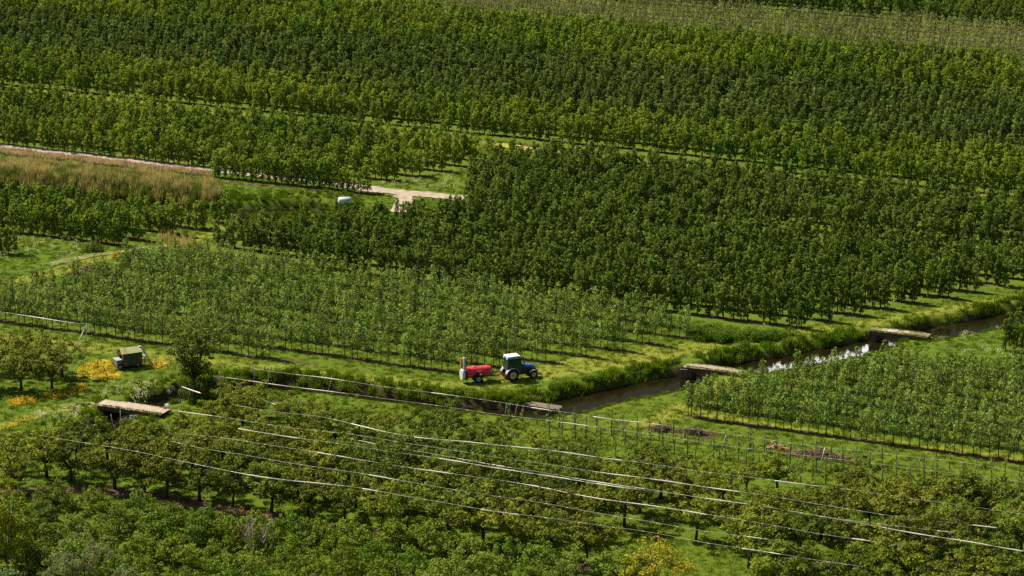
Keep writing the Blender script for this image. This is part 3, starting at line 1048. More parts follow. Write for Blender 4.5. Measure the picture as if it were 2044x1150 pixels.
special('yellow_bush', 20, 915, shrub_pair('gold_bush', M['ochre'], 1.2, 0.7, n=16, per=26, L=0.16, sprigs=5), 'small golden bush below the cherry trees', 'shrub')


def bare_shrub(px, py, label):
    p = P(px, py)
    e = empty('bare_shrub', (p[0], p[1], 0))
    tag(e, label, 'shrub')
    mb = MB()
    for i in range(9):
        a = random.uniform(0, 6.28); l = random.uniform(1.2, 2.2)
        q1 = Vector((0.35 * l * math.cos(a), 0.35 * l * math.sin(a), random.uniform(1.0, 1.5))); q2 = Vector((0.8 * l * math.cos(a), 0.8 * l * math.sin(a), random.uniform(2.2, 3.3)))
        mb.tube([(0, 0, -0.1), q1, q2], [0.06, 0.045, 0.015], 4, False)
        for _ in range(4):
            d = Vector((random.uniform(-0.6, 0.6), random.uniform(-0.6, 0.6), random.uniform(0.3, 0.8)))
            q = q1.lerp(q2, random.uniform(0.2, 0.9)); mb.tube([q, q + d], [0.025, 0.008], 3, False)
    mb.build('branches', M['bark_grey'], e)
    return e


bare_shrub(507, 1112, 'bare grey branched shrub standing in the thicket')

# large tree beside the hut
c, t = cherry_pair('hedgerow', 8.0, 2.3, per=56, mat=M['darktree'], limbs=12, L=0.24, fat=1.15, extra=12)
e = special('hedgerow_tree', 388, 788, (c, t), 'tall dark tree standing by the canal beside the hut', 'tree', names=('crown', 'trunk'))
c2, t2 = shrub_pair('ivy_shrub', M['darktree'], 2.9, 1.7, n=44, per=44, L=0.17)
special('canal_shrub', 396, 797, (c2, t2), 'dark rounded shrub at the foot of the tall canal tree', 'shrub')
special('dark_bush', 186, 501, shrub_pair('dark_bush', M['pear_dark'], 0.85, 0.95, n=26, per=34, L=0.14, sprigs=6), 'low dark green bush beside the dirt path', 'shrub', s=(1.35, 1.0, 1.0))
special('orange_bush', 236, 518, shrub_pair('orange_bush', M['ochre'], 0.8, 0.65, n=20, per=30, L=0.13, sprigs=8), 'orange yellow bush before the round concrete well', 'shrub')
special('blossom_sapling', 277, 797, shrub_pair('blossom', M['white'], 2.3, 0.85, n=22, per=5, L=0.13, sprigs=14), 'thin sapling with creamy white blossom above the bridge', 'shrub')

# ------------------------------------------------------------------ grass, reeds and flowers
def blades(name, mat, n, h, w, spread, lean=0.35, seg=1):
    a = rng.uniform(0, 6.28, n); r = spread * np.sqrt(rng.random(n))
    base = np.c_[r * np.cos(a), r * np.sin(a), np.full(n, -0.05)]
    hh = h * rng.uniform(0.6, 1.15, n)
    la = rng.uniform(0, 6.28, n); le = hh * lean * rng.random(n)
    tip = base + np.c_[le * np.cos(la), le * np.sin(la), hh]
    wa = rng.uniform(0, np.pi, n); wd = np.c_[np.cos(wa), np.sin(wa), np.zeros(n)] * (w / 2)
    mid = base * 0.45 + tip * 0.55 - np.c_[le * np.cos(la), le * np.sin(la), np.zeros(n)] * 0.12
    v = np.stack([base - wd * 0.6, base + wd * 0.6, mid + wd, tip, mid - wd], 1).reshape(-1, 3)
    f = np.arange(n * 5).reshape(n, 5)
    return np_mesh(name, v, f, [mat])


def region(n, poly, cond=None):
    xs = [q[0] for q in poly]; ys = [q[1] for q in poly]
    w = P([min(xs), max(xs), min(xs), max(xs)], [min(ys), min(ys), max(ys), max(ys)])
    p = np.c_[rng.uniform(w[:, 0].min(), w[:, 0].max(), n), rng.uniform(w[:, 1].min(), w[:, 1].max(), n)]
    ok = inside(Q(np.c_[p, np.zeros(n)]), poly)
    if cond is not None: ok &= cond(p)
    p = p[ok]
    return np.c_[p, ground_z(p)]


TUFT = [blades('grass_tuft', M['grass'], 26, 0.20, 0.035, 0.32, 0.8) for _ in range(4)]
BANK = [blades('bank_tuft', M['bank'], 46, 0.62, 0.055, 0.34, 0.55) for _ in range(5)]
HERB = [shrub_pair(f'herb{i}', M['bank'], 0.7, 0.5, n=12, per=18, L=0.14, sprigs=6)[0] for i in range(3)]
full = [(-40, -30), (2084, -30), (2084, 1170), (-40, 1170)]
ribs = []
for pts, hw in (([(-120, 279), (0, 291), (243, 317), (487, 345), (640, 362), (740, 376), (800, 384), (860, 389), (930, 396)], 1.45), ([(150, 516), (200, 508), (260, 500), (330, 491)], 0.55),
                ([(990, 288), (1110, 301)], 0.6), ([(800, 388), (812, 397), (806, 410), (795, 425)], 0.9)):
    ribs.append((P([q[0] for q in pts], [q[1] for q in pts])[:, :2], hw))


def free(p):
    ok = np.ones(len(p), bool)
    for w, hw in ribs: ok &= np.abs(sdist(p, w)) > hw
    for b in BRG:
        d = p - b
        ok &= ~((np.abs(d @ DU) < 3.3) & (np.abs(d @ DV) < 1.5))
    ok &= (np.abs(sdist(p, CAN)) > np.where(Q(np.c_[p, np.zeros(len(p))])[:, 0] < 985, 1.0, 1.7)) & (np.abs(sdist(p, DIT)) > 1.35)
    return ok


def meadow(p):
    px = Q(np.c_[p, np.zeros(len(p))])
    ok = free(p)
    for poly in (A1, A2, A3, B, C, D, FB):
        ok &= ~inside(px, poly)
    return ok


gpts = region(150000, full, meadow)
scatter('meadow_grass', gpts, TUFT, rng.uniform(0.5, 1.25, len(gpts)), 'short green grass of the meadows and orchard lanes', 'grass', tilt=0.15)

dC = lambda p: sdist(p, CAN)
far_bank = region(120000, full, lambda p: free(p) & (dC(p) > 0.9) & (dC(p) < 3.0 + 0.5 * vnoise(p, 0.35, 9)) & (Q(np.c_[p, np.zeros(len(p))])[:, 0] > 345))
scatter('bank_grass', far_bank, BANK * 3 + HERB[:1], rng.uniform(0.7, 1.3, len(far_bank)), 'tall lush grass and herbs along the far canal bank', 'grass', tilt=0.12, sz=rng.uniform(0.65, 1.25, len(far_bank)))
near_bank = region(60000, full, lambda p: free(p) & (((dC(p) < -1.9) & (dC(p) > -4.2) & (rng.random(len(p)) < 0.4)) | ((np.abs(dC(p)) < 4.5) & (Q(np.c_[p, np.zeros(len(p))])[:, 0] < 400))))
scatter('near_bank_grass', near_bank, BANK, rng.uniform(0.4, 0.85, len(near_bank)), 'knee high grass along the near canal bank', 'grass', tilt=0.15)
dD = lambda p: sdist(p, DIT)
ditch_grass = region(70000, full, lambda p: free(p) & (np.abs(dD(p)) < 6.0) & (np.abs(dD(p)) > 1.3) & ((Q(np.c_[p, np.zeros(len(p))])[:, 0] > 400) | (dD(p) > 2.6)))
scatter('ditch_grass', ditch_grass, BANK, rng.uniform(0.45, 0.9, len(ditch_grass)), 'bright tall grass at the end of the reed ditch', 'grass')
REEDP = [(-60, 329), (100, 338), (425, 374), (440, 402), (330, 398), (150, 378), (-60, 358)]
RT = [blades('reed_tan', M['reed_tan'], 34, 1.5, 0.04, 0.45, 0.28) for _ in range(4)]
RG = [blades('reed_green', M['reed_green'], 40, 1.3, 0.05, 0.45, 0.3) for _ in range(4)]
rp = region(20000, REEDP, lambda p: free(p) & (rng.random(len(p)) < np.clip(0.17 + 0.22 * vnoise(p, 0.16, 21) + 0.3 * vnoise(p, 0.7, 22), 0.08, 0.85)))
scatter('dry_reeds', rp, RT, rng.uniform(0.6, 1.1, len(rp)), 'tan dry reeds standing in the left ditch bank', 'reeds', tilt=0.06)
rp = region(20000, REEDP, lambda p: free(p) & (rng.random(len(p)) < 0.6))
scatter('green_reeds', rp, RG, rng.uniform(0.5, 0.95, len(rp)), 'green reeds growing among the dry ones', 'reeds', tilt=0.06)
RP = [blades('pink_reed', M['reed_pink'], 16, 0.5, 0.07, 0.35, 0.4) for _ in range(3)]
rp = region(26000, [(-60, 293), (420, 346), (425, 353), (-60, 301)], lambda p: rng.random(len(p)) < np.clip(0.45 + 0.4 * vnoise(p, 0.9, 31), 0.1, 0.9))
scatter('verge_reeds', rp, RP, rng.uniform(0.6, 1.3, len(rp)), 'dry pinkish stalks along the gravel track', 'reeds')
rp = region(700, [(320, 470), (385, 470), (390, 500), (340, 505), (310, 490)], lambda p: rng.random(len(p)) < 0.12)
scatter('path_stalks', rp, RT, rng.uniform(0.4, 0.7, len(rp)), 'thin dry stalks beside the concrete well', 'reeds')

PUFF = [shrub_pair(f'puff{i}', M['white'], 0.16, 0.10, n=4, per=3, L=0.09, sprigs=2)[0] for i in range(2)]
GOLD = [shrub_pair(f'gold{i}', M['gold'], 0.14, 0.22, n=9, per=9, L=0.11, sprigs=3)[0] for i in range(3)]  # low clumps that stand for herbicide-yellowed grass
fl = [region(3200, poly, free) for poly in ([(1860, 665), (2010, 655), (2044, 640), (2044, 720), (1900, 705)], [(1470, 650), (1600, 640), (1760, 610), (1700, 640), (1500, 668)], [(215, 765), (330, 760), (345, 792), (200, 800)],
                                             [(740, 372), (915, 350), (915, 385), (800, 382)], [(0, 480), (160, 480), (160, 520), (0, 520)], [(100, 815), (160, 812), (160, 840), (40, 845)], [(1840, 570), (2044, 555), (2044, 575), (1700, 625)])]
fl = np.concatenate([f[:int(len(f) * 0.022)] for f in fl])
fl[:, 2] += 0.22
scatter('white_wildflowers', fl, PUFF, rng.uniform(0.45, 1.1, len(fl)), 'white wildflower heads dotted through the meadow grass', 'flowers', tilt=0.4)
gp_ = [region(4000, poly, free) for poly in GOLDP[:5]]
gp_ = np.concatenate([g[:int(len(g) * k)] for g, k in zip(gp_, (0.02, 0.02, 0.02, 0.01, 0.01))])
scatter('yellowed_grass', gp_, GOLD, rng.uniform(0.6, 1.2, len(gp_)), 'clumps of yellowed grass along the path by the hut', 'flowers', tilt=0.2)
hp = region(2600, [(1370, 660), (1480, 672), (1580, 668), (1560, 682), (1440, 684), (1380, 680)], free)[:150]
scatter('lane_herbs', hp, HERB, rng.uniform(0.6, 1.2, len(hp)), 'low dark herbs in the lane before the middle orchard', 'plants')

# ------------------------------------------------------------------ bridges
def frame_at(px, py, z, ang):
    p = P(px, py, z)
    return p, ang


def bridge(px, py, L, W, top, label, brick_end=False):
    p = P(px, py, 0.45)
    e = empty('canal_bridge', (p[0], p[1], 0.0), -ROWA)
    tag(e, label, 'bridge', 'small bridges over the canal')
    d = MB()
    n = 14                                                                 # gently cambered deck with a ragged broken edge
    rings = []
    for i in range(n + 1):
        x = -L / 2 + L * i / n
        zt = 0.45 - 0.05 * (2 * i / n - 1) ** 2
        y0, y1 = -W / 2 + random.uniform(-0.05, 0.05), W / 2 + random.uniform(-0.05, 0.05)
        rings.append([(x, y0, zt - 0.06), (x, y0, zt - 0.02), (x, y0 + 0.1, zt), (x, y1 - 0.1, zt), (x, y1, zt - 0.02), (x, y1, zt - 0.06)])
    d.loft(rings, False).build('deck', top, e)
    for sy in (-1, 1):
        MB().box((0, sy * (W / 2 - 0.12), 0.17), (L * 0.96, 0.22, 0.34), 0.02).build('girder', M['brownwall'], e)
    for sx in (-1, 1):
        a = MB().box((sx * (L / 2 - 0.55), 0, -0.50), (0.5, W * 0.98, 1.40), 0.02)
        a.build('abutment', M['brick'] if brick_end and sx < 0 else M['brownwall'], e)
        if sx < 0 and brick_end:
            MB().box((sx * (L / 2 - 0.15), -W / 2 - 0.12, -0.42), (0.7, 0.2, 1.25), 0.02, Matrix.Rotation(0.35, 4, 'Z')).build('wing_wall', M['brick'], e)
    return e


bridge(266, 811, 6.6, 1.85, M['concrete'], 'pale slab bridge with brown sides beside the cherry orchard')
bridge(1424, 734, 5.4, 1.4, M['concrete_dull'], 'dull slab bridge with a brick wing wall near the tractor', True)
bridge(1796, 662, 5.8, 1.45, M['concrete_moss'], 'mossy patchy slab bridge farthest along the canal')
# fringe of grass on the bridge edges
fr = []
for (px, py, L, W) in ((266, 811, 6.6, 1.85), (1424, 734, 5.4, 1.4), (1796, 662, 5.8, 1.45)):
    p = P(px, py, 0.45)[:2]
    for _ in range(190):
        u_ = random.uniform(-L / 2, L / 2); v_ = random.choice((-1, -1, 1)) * (W / 2 - random.uniform(0.0, 0.28))
        q = p + u_ * DU + v_ * DV
        fr.append((q[0], q[1], 0.42 - 0.05 * (2 * u_ / L) ** 2))
STRAW = [blades('straw_tuft', M['reed_green'], 14, 0.2, 0.03, 0.14, 0.6) for _ in range(3)]
scatter('bridge_fringe', fr, STRAW, rng.uniform(0.5, 1.2, len(fr)), 'fringe of short grass along the bridge edges', 'grass')
# pipe under the far bridge
pq = [P(1772, 666, 0.1), P(1800, 677, -0.25), P(1830, 680, -0.1), P(1846, 677, 0.15)]
mb = MB().tube(pq, 0.045, 6); tag(mb.build('hanging_pipe', M['metal']), 'thin grey pipe sagging beneath the mossy bridge', 'pipe')
# weir of planks across the canal bend
p = P(1084, 811, -0.35)
e = empty('plank_weir', (p[0], p[1], -0.3), R(-26))
tag(e, 'weathered plank weir lying across the canal bend', 'weir')
for k in range(4):
    MB().box((0, -0.42 + 0.28 * k, 0.0 + 0.004 * k), (3.6 - 0.1 * k, 0.25, 0.09), 0.015).build('plank', M['wood'], e)
for sx in (-1, 1):
    MB().box((sx * 1.5, -0.62, -0.4), (0.14, 0.14, 1.1), 0.02).build('post', M['stake'], e)
MB().box((0, -0.60, -0.45), (2.8, 0.07, 0.7), 0.01).build('board', M['stake'], e)

# ------------------------------------------------------------------ tractor
def wheel(parent, x, y, r, w, rim_mat, hub=0.0):
    e = empty('wheel', (x, y, r)); e.parent = parent
    s = 1 if y > 0 else -1
    t = MB()
    prof = [(r * 0.56, -w / 2), (r * 0.86, -w / 2), (r * 0.97, -w * 0.36), (r, -w * 0.15), (r, w * 0.15), (r * 0.97, w * 0.36), (r * 0.86, w / 2), (r * 0.56, w / 2)]
    t.lathe(prof, (0, 0, 0), 'Y', 28, True)
    n = int(20)
    for k in range(n):
        a = 2 * math.pi * k / n
        for sy in (-1, 1):
            m = Matrix.Rotation(-a, 4, 'Y') @ Matrix.Translation((r * 0.995, sy * w * 0.22, 0)) @ Matrix.Rotation(sy * 0.6, 4, 'X')
            g = bmesh.ops.create_cube(t.bm, size=1.0)
            bmesh.ops.scale(t.bm, vec=(0.05, w * 0.5, 0.045), verts=g['verts']); bmesh.ops.transform(t.bm, matrix=m, verts=g['verts'])
    t.build('tyre', M['tyre'], e)
    rm = MB()
    rm.lathe([(r * 0.57, -w * 0.40), (r * 0.55, -w * 0.46), (r * 0.48, -w * 0.40), (r * 0.40, -w * 0.22), (r * 0.17, -w * 0.18), (r * 0.15, -w * 0.36), (r * 0.04, -w * 0.38),
              (r * 0.04, w * 0.38), (r * 0.15, w * 0.36), (r * 0.17, w * 0.18), (r * 0.40, w * 0.22), (r * 0.48, w * 0.40), (r * 0.55, w * 0.46), (r * 0.57, w * 0.40)], (0, 0, 0), 'Y', 28)
    rim = rm.build('rim', rim_mat, e)
    h = MB().lathe([(r * 0.14, -w * 0.44), (r * 0.14, w * 0.44)], (0, 0, 0), 'Y', 14); h.build('hub', M['black'], e)
    return e


def fender_shape(x, y0, y1, zc, r, a0, a1, th=0.03, n=10):
    mb = MB()
    rings = []
    for i in range(n + 1):
        a = a0 + (a1 - a0) * i / n
        c, s = math.cos(a), math.sin(a)
        rings.append([(x + c * r, y0, zc + s * r), (x + c * r, y1, zc + s * r), (x + c * (r + th), y1, zc + s * (r + th)), (x + c * (r + th), y0, zc + s * (r + th))])
    mb.loft(rings)
    return mb


HEAD = R(24)
hv = np.array([math.cos(HEAD), math.sin(HEAD)]); hl = np.array([-math.sin(HEAD), math.cos(HEAD)])
nw = P(1023.5, 761)[:2]                       # near rear wheel on the ground
o_ = nw + hl * 0.58
T = empty('tractor', (o_[0], o_[1], ground_z(o_[None])[0]), HEAD)
tag(T, 'blue orchard tractor with white roof towing the red sprayer', 'tractor')
for sy in (-1, 1):
    wheel(T, 0, sy * 0.55, 0.57, 0.34, M['cream'])
    wheel(T, 2.08, sy * 0.52, 0.37, 0.26, M['cream'])
    fender_shape(0, sy * 0.55 - 0.2, sy * 0.55 + 0.2, 0.57, 0.64, R(20), R(172)).build('rear_fender', M['fender'], T)
    fender_shape(2.08, sy * 0.52 - 0.15, sy * 0.52 + 0.15, 0.37, 0.43, R(38), R(150)).build('front_fender', M['fender'], T)
# chassis and engine
ch = MB().box((0.95, 0, 0.55), (2.3, 0.42, 0.34), 0.04).box((2.05, 0, 0.40), (0.22, 0.80, 0.16), 0.03).box((0, 0, 0.57), (0.36, 0.78, 0.30), 0.04).box((1.60, 0, 0.80), (1.25, 0.52, 0.30), 0.03)
ch.build('chassis', M['black'], T)
hood = MB()
rings = []
for x, zt, w in ((1.00, 1.36, 0.33), (1.35, 1.34, 0.33), (1.75, 1.29, 0.32), (2.10, 1.22, 0.30), (2.32, 1.14, 0.27), (2.40, 1.04, 0.23)):
    rings.append([(x, -w, 0.90), (x, -w, zt - 0.14), (x, -w * 0.82, zt - 0.04), (x, -w * 0.5, zt), (x, w * 0.5, zt), (x, w * 0.82, zt - 0.04), (x, w, zt - 0.14), (x, w, 0.90)])
hood.loft(rings).build('hood', M['blue'], T)
MB().box((2.40, 0, 0.86), (0.06, 0.44, 0.34), 0.02).build('grille', M['black'], T)
for sy in (-1, 1):
    MB().box((2.42, sy * 0.15, 1.00), (0.04, 0.12, 0.10), 0.015).build('headlight', M['fan'], T)
    MB().box((1.55, sy * 0.335, 1.00), (0.75, 0.02, 0.16), 0.005).build('side_vent', M['black'], T)
mb = MB().tube([(1.25, -0.36, 1.1), (1.25, -0.40, 1.25), (1.25, -0.40, 1.85)], [0.04, 0.045, 0.035], 8); mb.build('exhaust', M['black'], T)
MB().box((2.55, 0, 0.55), (0.22, 0.44, 0.26), 0.03).build('front_weight', M['black'], T)
# cab
cabw = 0.50
fl_ = MB().prism([(-0.42, 0.80), (0.98, 0.62), (1.02, 1.10), (0.60, 1.10), (0.45, 0.90), (-0.30, 1.12), (-0.46, 1.05)], -cabw, cabw); fl_.build('cab_body', M['black'], T)
fr_ = MB()
pil = {'rear': ((-0.45, 1.06), (-0.36, 2.04)), 'mid': ((0.20, 1.0), (0.20, 2.04)), 'front': ((1.00, 1.06), (0.82, 2.04))}
for sy in (-1, 1):
    for (a, b) in pil.values():
        fr_.tube([(a[0], sy * cabw, a[1]), (b[0], sy * (cabw - 0.03), b[1])], 0.035, 6)
    fr_.tube([(-0.36, sy * (cabw - 0.03), 2.04), (0.82, sy * (cabw - 0.03), 2.04)], 0.035, 6)
for x in (-0.36, 0.82):
    fr_.tube([(x, -cabw, 2.04), (x, cabw, 2.04)], 0.035, 6)
fr_.build('cab_frame', M['black'], T)
for sy in (-1, 1):
    y = sy * (cabw - 0.015)
    MB().prism([(-0.41, 1.10), (0.17, 1.06), (0.17, 2.01), (-0.33, 2.01)], y - 0.006, y + 0.006).build('rear_side_window', M['glass'], T)
    dr = MB().prism([(0.23, 0.95), (0.60, 0.72), (0.95, 0.72), (0.98, 1.06), (0.79, 2.01), (0.23, 2.01)], y - 0.006, y + 0.006).build('door', M['glass'], T)
    MB().box((0.32, sy * (cabw + 0.02), 1.2), (0.16, 0.03, 0.04), 0.01).build('handle', M['black'], dr)
MB().loft([[(1.0, -0.47, 1.10), (1.0, 0.47, 1.10), (1.012, 0.47, 1.10), (1.012, -0.47, 1.10)], [(0.82, -0.45, 2.02), (0.82, 0.45, 2.02), (0.832, 0.45, 2.02), (0.832, -0.45, 2.02)]], False).build('windscreen', M['glass'], T)
MB().loft([[(-0.45, -0.47, 1.10), (-0.45, 0.47, 1.10), (-0.438, 0.47, 1.10), (-0.438, -0.47, 1.10)], [(-0.36, -0.45, 2.02), (-0.36, 0.45, 2.02), (-0.348, 0.45, 2.02), (-0.348, -0.45, 2.02)]], False).build('rear_window', M['glass'], T)
MB().box((0.23, 0, 2.13), (1.42, 1.10, 0.17), 0.06, seg=3).build('roof', M['blueband'], T)
MB().box((0.18, 0, 2.255), (1.26, 0.98, 0.08), 0.03).box((0.45, 0, 2.305), (0.55, 0.7, 0.04), 0.015).build('roof_cover', M['roofwhite'], T)
for sy in (-1, 1):
    MB().box((-0.47, sy * 0.38, 2.08), (0.08, 0.16, 0.10), 0.02).build('work_light', M['roofwhite'], T)
    MB().box((0.98, sy * 0.66, 1.72), (0.04, 0.14, 0.24), 0.01).tube([(0.9, sy * 0.48, 1.85), (0.98, sy * 0.66, 1.84)], 0.012, 5).build('mirror', M['black'], T)
MB().box((0.10, 0, 1.05), (0.42, 0.44, 0.14), 0.04).box((-0.12, 0, 1.35), (0.12, 0.42, 0.55), 0.04).build('seat', M['black'], T)
MB().lathe([(0.16, -0.012), (0.17, 0.0), (0.16, 0.012)], (0.62, 0, 1.36), 'Z', 14).tube([(0.62, 0, 1.36), (0.8, 0, 1.0)], 0.02, 5).build('steering_wheel', M['black'], T)
lk = MB()
for sy in (-1, 1):
    lk.tube([(-0.25, sy * 0.2, 0.45), (-0.85, sy * 0.28, 0.40)], 0.03, 6).tube([(-0.3, sy * 0.26, 0.9), (-0.75, sy * 0.28, 0.42)], 0.022, 6)
lk.tube([(-0.85, -0.30, 0.40), (-0.85, 0.30, 0.40)], 0.03, 6)
lk.build('rear_linkage', M['redpaint'], T)

# ------------------------------------------------------------------ sprayer
SH = R(17)
sv = np.array([math.cos(SH), math.sin(SH)]); slv = np.array([-math.sin(SH), math.cos(SH)])
sw = P(955, 764)[:2]
o_ = sw + slv * 0.50
S = empty('orchard_sprayer', (o_[0], o_[1], ground_z(o_[None])[0]), SH)
tag(S, 'red tank orchard sprayer with tall fan tower behind the tractor', 'sprayer')
for sy in (-1, 1):
    wheel(S, 0, sy * 0.50, 0.38, 0.26, M['greyrim'])
tk = MB()
rings = []
for x, k, zb in ((-0.98, 0.80, 0.66), (-0.94, 0.94, 0.60), (-0.80, 1.0, 0.52), (-0.55, 1.0, 0.50), (-0.44, 1.0, 0.70), (-0.25, 1.0, 0.84), (0.0, 1.0, 0.88), (0.25, 1.0, 0.84), (0.44, 1.0, 0.68), (0.60, 1.0, 0.55), (0.95, 1.0, 0.52), (1.15, 0.97, 0.56), (1.28, 0.88, 0.64), (1.33, 0.74, 0.74)):
    w = 0.56 * k; zt = 0.9 + 0.52 * k
    rings.append([(x, -w * 0.72, zb), (x, -w * 0.95, zb + 0.10), (x, -w, zb + 0.26 if zb < 0.7 else 1.0), (x, -w * 0.96, zt - 0.26), (x, -w * 0.78, zt - 0.08), (x, -w * 0.4, zt), (x, w * 0.4, zt), (x, w * 0.78, zt - 0.08), (x, w * 0.96, zt - 0.26), (x, w, zb + 0.26 if zb < 0.7 else 1.0), (x, w * 0.95, zb + 0.10), (x, w * 0.72, zb)])
tk.loft(rings).build('tank', M['red'], S)
MB().lathe([(0.22, 1.40), (0.22, 1.45), (0.16, 1.48), (0.04, 1.49)], (-0.25, 0, 0), 'Z', 18).build('lid', M['redpaint'], S)
MB().box((0.12, -0.565, 1.16), (0.46, 0.012, 0.05), 0.004).box((0.12, -0.568, 1.09), (0.10, 0.012, 0.06), 0.004).build('badge', M['fan'], S)
MB().box((0.05, 0, 0.47), (2.5, 0.34, 0.10), 0.02).box((0, 0, 0.38), (0.14, 0.86, 0.12), 0.02).tube([(1.2, 0.15, 0.48), (2.02, 0, 0.42)], 0.04, 6).tube([(1.2, -0.15, 0.48), (2.02, 0, 0.42)], 0.04, 6).build('frame', M['black'], S)
MB().box((1.43, 0, 0.78), (0.24, 0.44, 0.34), 0.04).tube([(1.5, 0.1, 0.9), (1.72, 0.1, 0.62), (2.0, 0.05, 0.5)], 0.025, 5).build('pump', M['engine'], S)
MB().box((1.16, -0.50, 0.98), (0.12, 0.04, 0.18), 0.01).build('marker_plate', M['roofwhite'], S)
MB().tube([(1.95, 0, 0.42), (2.15, 0, 0.42)], 0.05, 6).box((2.0, 0.0, 0.52), (0.35, 0.30, 0.08), 0.02).build('hitch', M['redpaint'], S)
MB().lathe([(0.50, -0.02), (0.54, 0.0), (0.54, 0.24), (0.50, 0.26), (0.40, 0.22), (0.10, 0.16), (0.05, 0.05)], (-1.48, 0, 0.80), 'X', 30).build('fan_housing', M['fan'], S)
MB().box((-1.10, 0, 0.74), (0.28, 0.74, 0.80), 0.04).build('gearbox_cover', M['black'], S)
tw = MB().box((-1.40, 0.14, 1.80), (0.22, 0.16, 1.02), 0.02); tw.build('tower_panel', M['amber'], S)
MB().box((-1.22, -0.12, 1.84), (0.22, 0.22, 1.14), 0.05).build('tower', M['fan'], S)
MB().box((-1.06, -0.12, 1.75), (0.06, 0.20, 0.95), 0.02).build('nozzle_rail', M['black'], S)

# ------------------------------------------------------------------ green hut on wheels with a chute
hp_ = P(260, 731)[:2]
Hh = R(27)
HU = empty('green_hut', (hp_[0], hp_[1], ground_z(hp_[None])[0]), Hh, 0.95)
tag(HU, 'small rusty green hut wagon with a sloping grey chute', 'wagon')
L_, W_, z0, z1 = 1.95, 1.5, 0.30, 1.52
wl_ = MB()
wl_.box((0, -W_ / 2, (z0 + z1) / 2), (L_, 0.05, z1 - z0)).box((0, W_ / 2, (z0 + z1) / 2), (L_, 0.05, z1 - z0)).box((L_ / 2 - 0.02, 0, (z0 + z1) / 2), (0.05, W_ - 0.06, z1 - z0)).box((0, 0, z0 + 0.03), (L_ - 0.06, W_ - 0.06, 0.05))
wl_.box((-L_ / 2 + 0.02, W_ / 2 - 0.25, (z0 + z1) / 2), (0.05, 0.42, z1 - z0)).box((-L_ / 2 + 0.02, -W_ / 2 + 0.12, (z0 + z1) / 2), (0.05, 0.18, z1 - z0)).box((-L_ / 2 + 0.02, -0.09, z1 - 0.11), (0.046, 0.70, 0.21))
for sx in (-1, 1):
    x = sx * (L_ / 2 - 0.02)
    v = [wl_.bm.verts.new(c) for c in ((x - 0.02, -W_ / 2, z1), (x - 0.02, W_ / 2, z1), (x - 0.02, 0, z1 + 0.36), (x + 0.02, -W_ / 2, z1), (x + 0.02, W_ / 2, z1), (x + 0.02, 0, z1 + 0.36))]
    for f in ((0, 1, 2), (5, 4, 3), (0, 2, 5, 3), (1, 4, 5, 2), (0, 3, 4, 1)): wl_.bm.faces.new([v[k] for k in f])
wl_.build('wall', M['hut'], HU)
rf = MB()
rf.prism([(-L_ / 2 - 0.1, 0), (L_ / 2 + 0.06, 0), (L_ / 2 + 0.06, 0.035), (-L_ / 2 - 0.1, 0.035)], 0, 0.93)
bmesh.ops.transform(rf.bm, matrix=Matrix.Translation((0, 0, z1 + 0.40)) @ Matrix.Rotation(R(180 + 24.5), 4, 'X') @ Matrix.Translation((0, 0, -0.035)), verts=rf.bm.verts)
rf2 = MB(); rf2.prism([(-L_ / 2 - 0.1, 0), (L_ / 2 + 0.06, 0), (L_ / 2 + 0.06, 0.035), (-L_ / 2 - 0.1, 0.035)], 0, 0.93)
bmesh.ops.transform(rf2.bm, matrix=Matrix.Translation((0, 0, z1 + 0.365)) @ Matrix.Rotation(R(-24.5), 4, 'X'), verts=rf2.bm.verts)
rf.build('roof_slope', M['hutroof'], HU); rf2.build('roof_slope', M['hutroof'], HU)
MB().box((-L_ / 2 - 0.32, -0.15, 0.62), (0.55, 1.0, 0.62), 0.04).build('engine_box', M['engine'], HU)
MB().box((-L_ / 2 - 0.35, -0.15, 0.96), (0.62, 1.08, 0.04), 0.01).build('engine_cover', M['metal'], HU)
for x, y in ((-L_ / 2 - 0.30, -0.72), (0.55, -0.70), (-L_ / 2 - 0.30, 0.66), (0.55, 0.70)):
    t_ = MB().lathe([(0.14, -0.07), (0.27, -0.08), (0.30, 0.0), (0.27, 0.08), (0.14, 0.07)], (x, y, 0.30), 'Y', 20, True).build('wheel', M['tyre'], HU)
    MB().lathe([(0.13, -0.06), (0.13, 0.06)], (x, y, 0.30), 'Y', 14).build('rim', M['greyrim'], t_)
ct = [(L_ / 2 - 0.10, -0.18, 1.86), (L_ / 2 + 0.02, -0.22, 1.92), (L_ / 2 + 0.12, -0.28, 1.84), (L_ / 2 + 0.55, -0.52, 0.98), (L_ / 2 + 0.92, -0.72, 0.30)]
MB().tube(ct, 0.09, 10).build('chute', M['fan'], HU)
MB().box((L_ / 2 + 0.38, 0.1, 0.86), (0.55, 0.6, 0.05), 0.01).tube([(L_ / 2 + 0.5, -0.1, 0.85), (L_ / 2 + 0.5, -0.1, 0.0)], 0.04, 6).tube([(L_ / 2 + 0.15, 0.3, 0.85), (L_ / 2 + 0.15, 0.3, 0.0)], 0.04, 6).build('side_table', M['metal'], HU)
MB().tube([(L_ / 2 + 0.92, -0.72, 0.24), (L_ / 2 + 1.35, -0.8, 0.28), (L_ / 2 + 1.48, -0.95, 0.0)], 0.07, 7).build('outlet_arm', M['rust'], HU)


def sack(px, py, s, mat, label):
    p = P(px, py)
    mb = MB().box((0, 0, s * 0.35), (s * 1.3, s * 0.9, s * 0.7), s * 0.2, seg=3)
    for v in mb.bm.verts: v.co += Vector((random.uniform(-1, 1), random.uniform(-1, 1), random.uniform(-1, 1))) * s * 0.06
    o = mb.build('feed_sack', mat)
    o.location = (p[0], p[1], ground_z(p[None, :2])[0] + 0.12); o.rotation_euler = (0, 0, random.uniform(0, 3))
    return tag(o, label, 'sack')


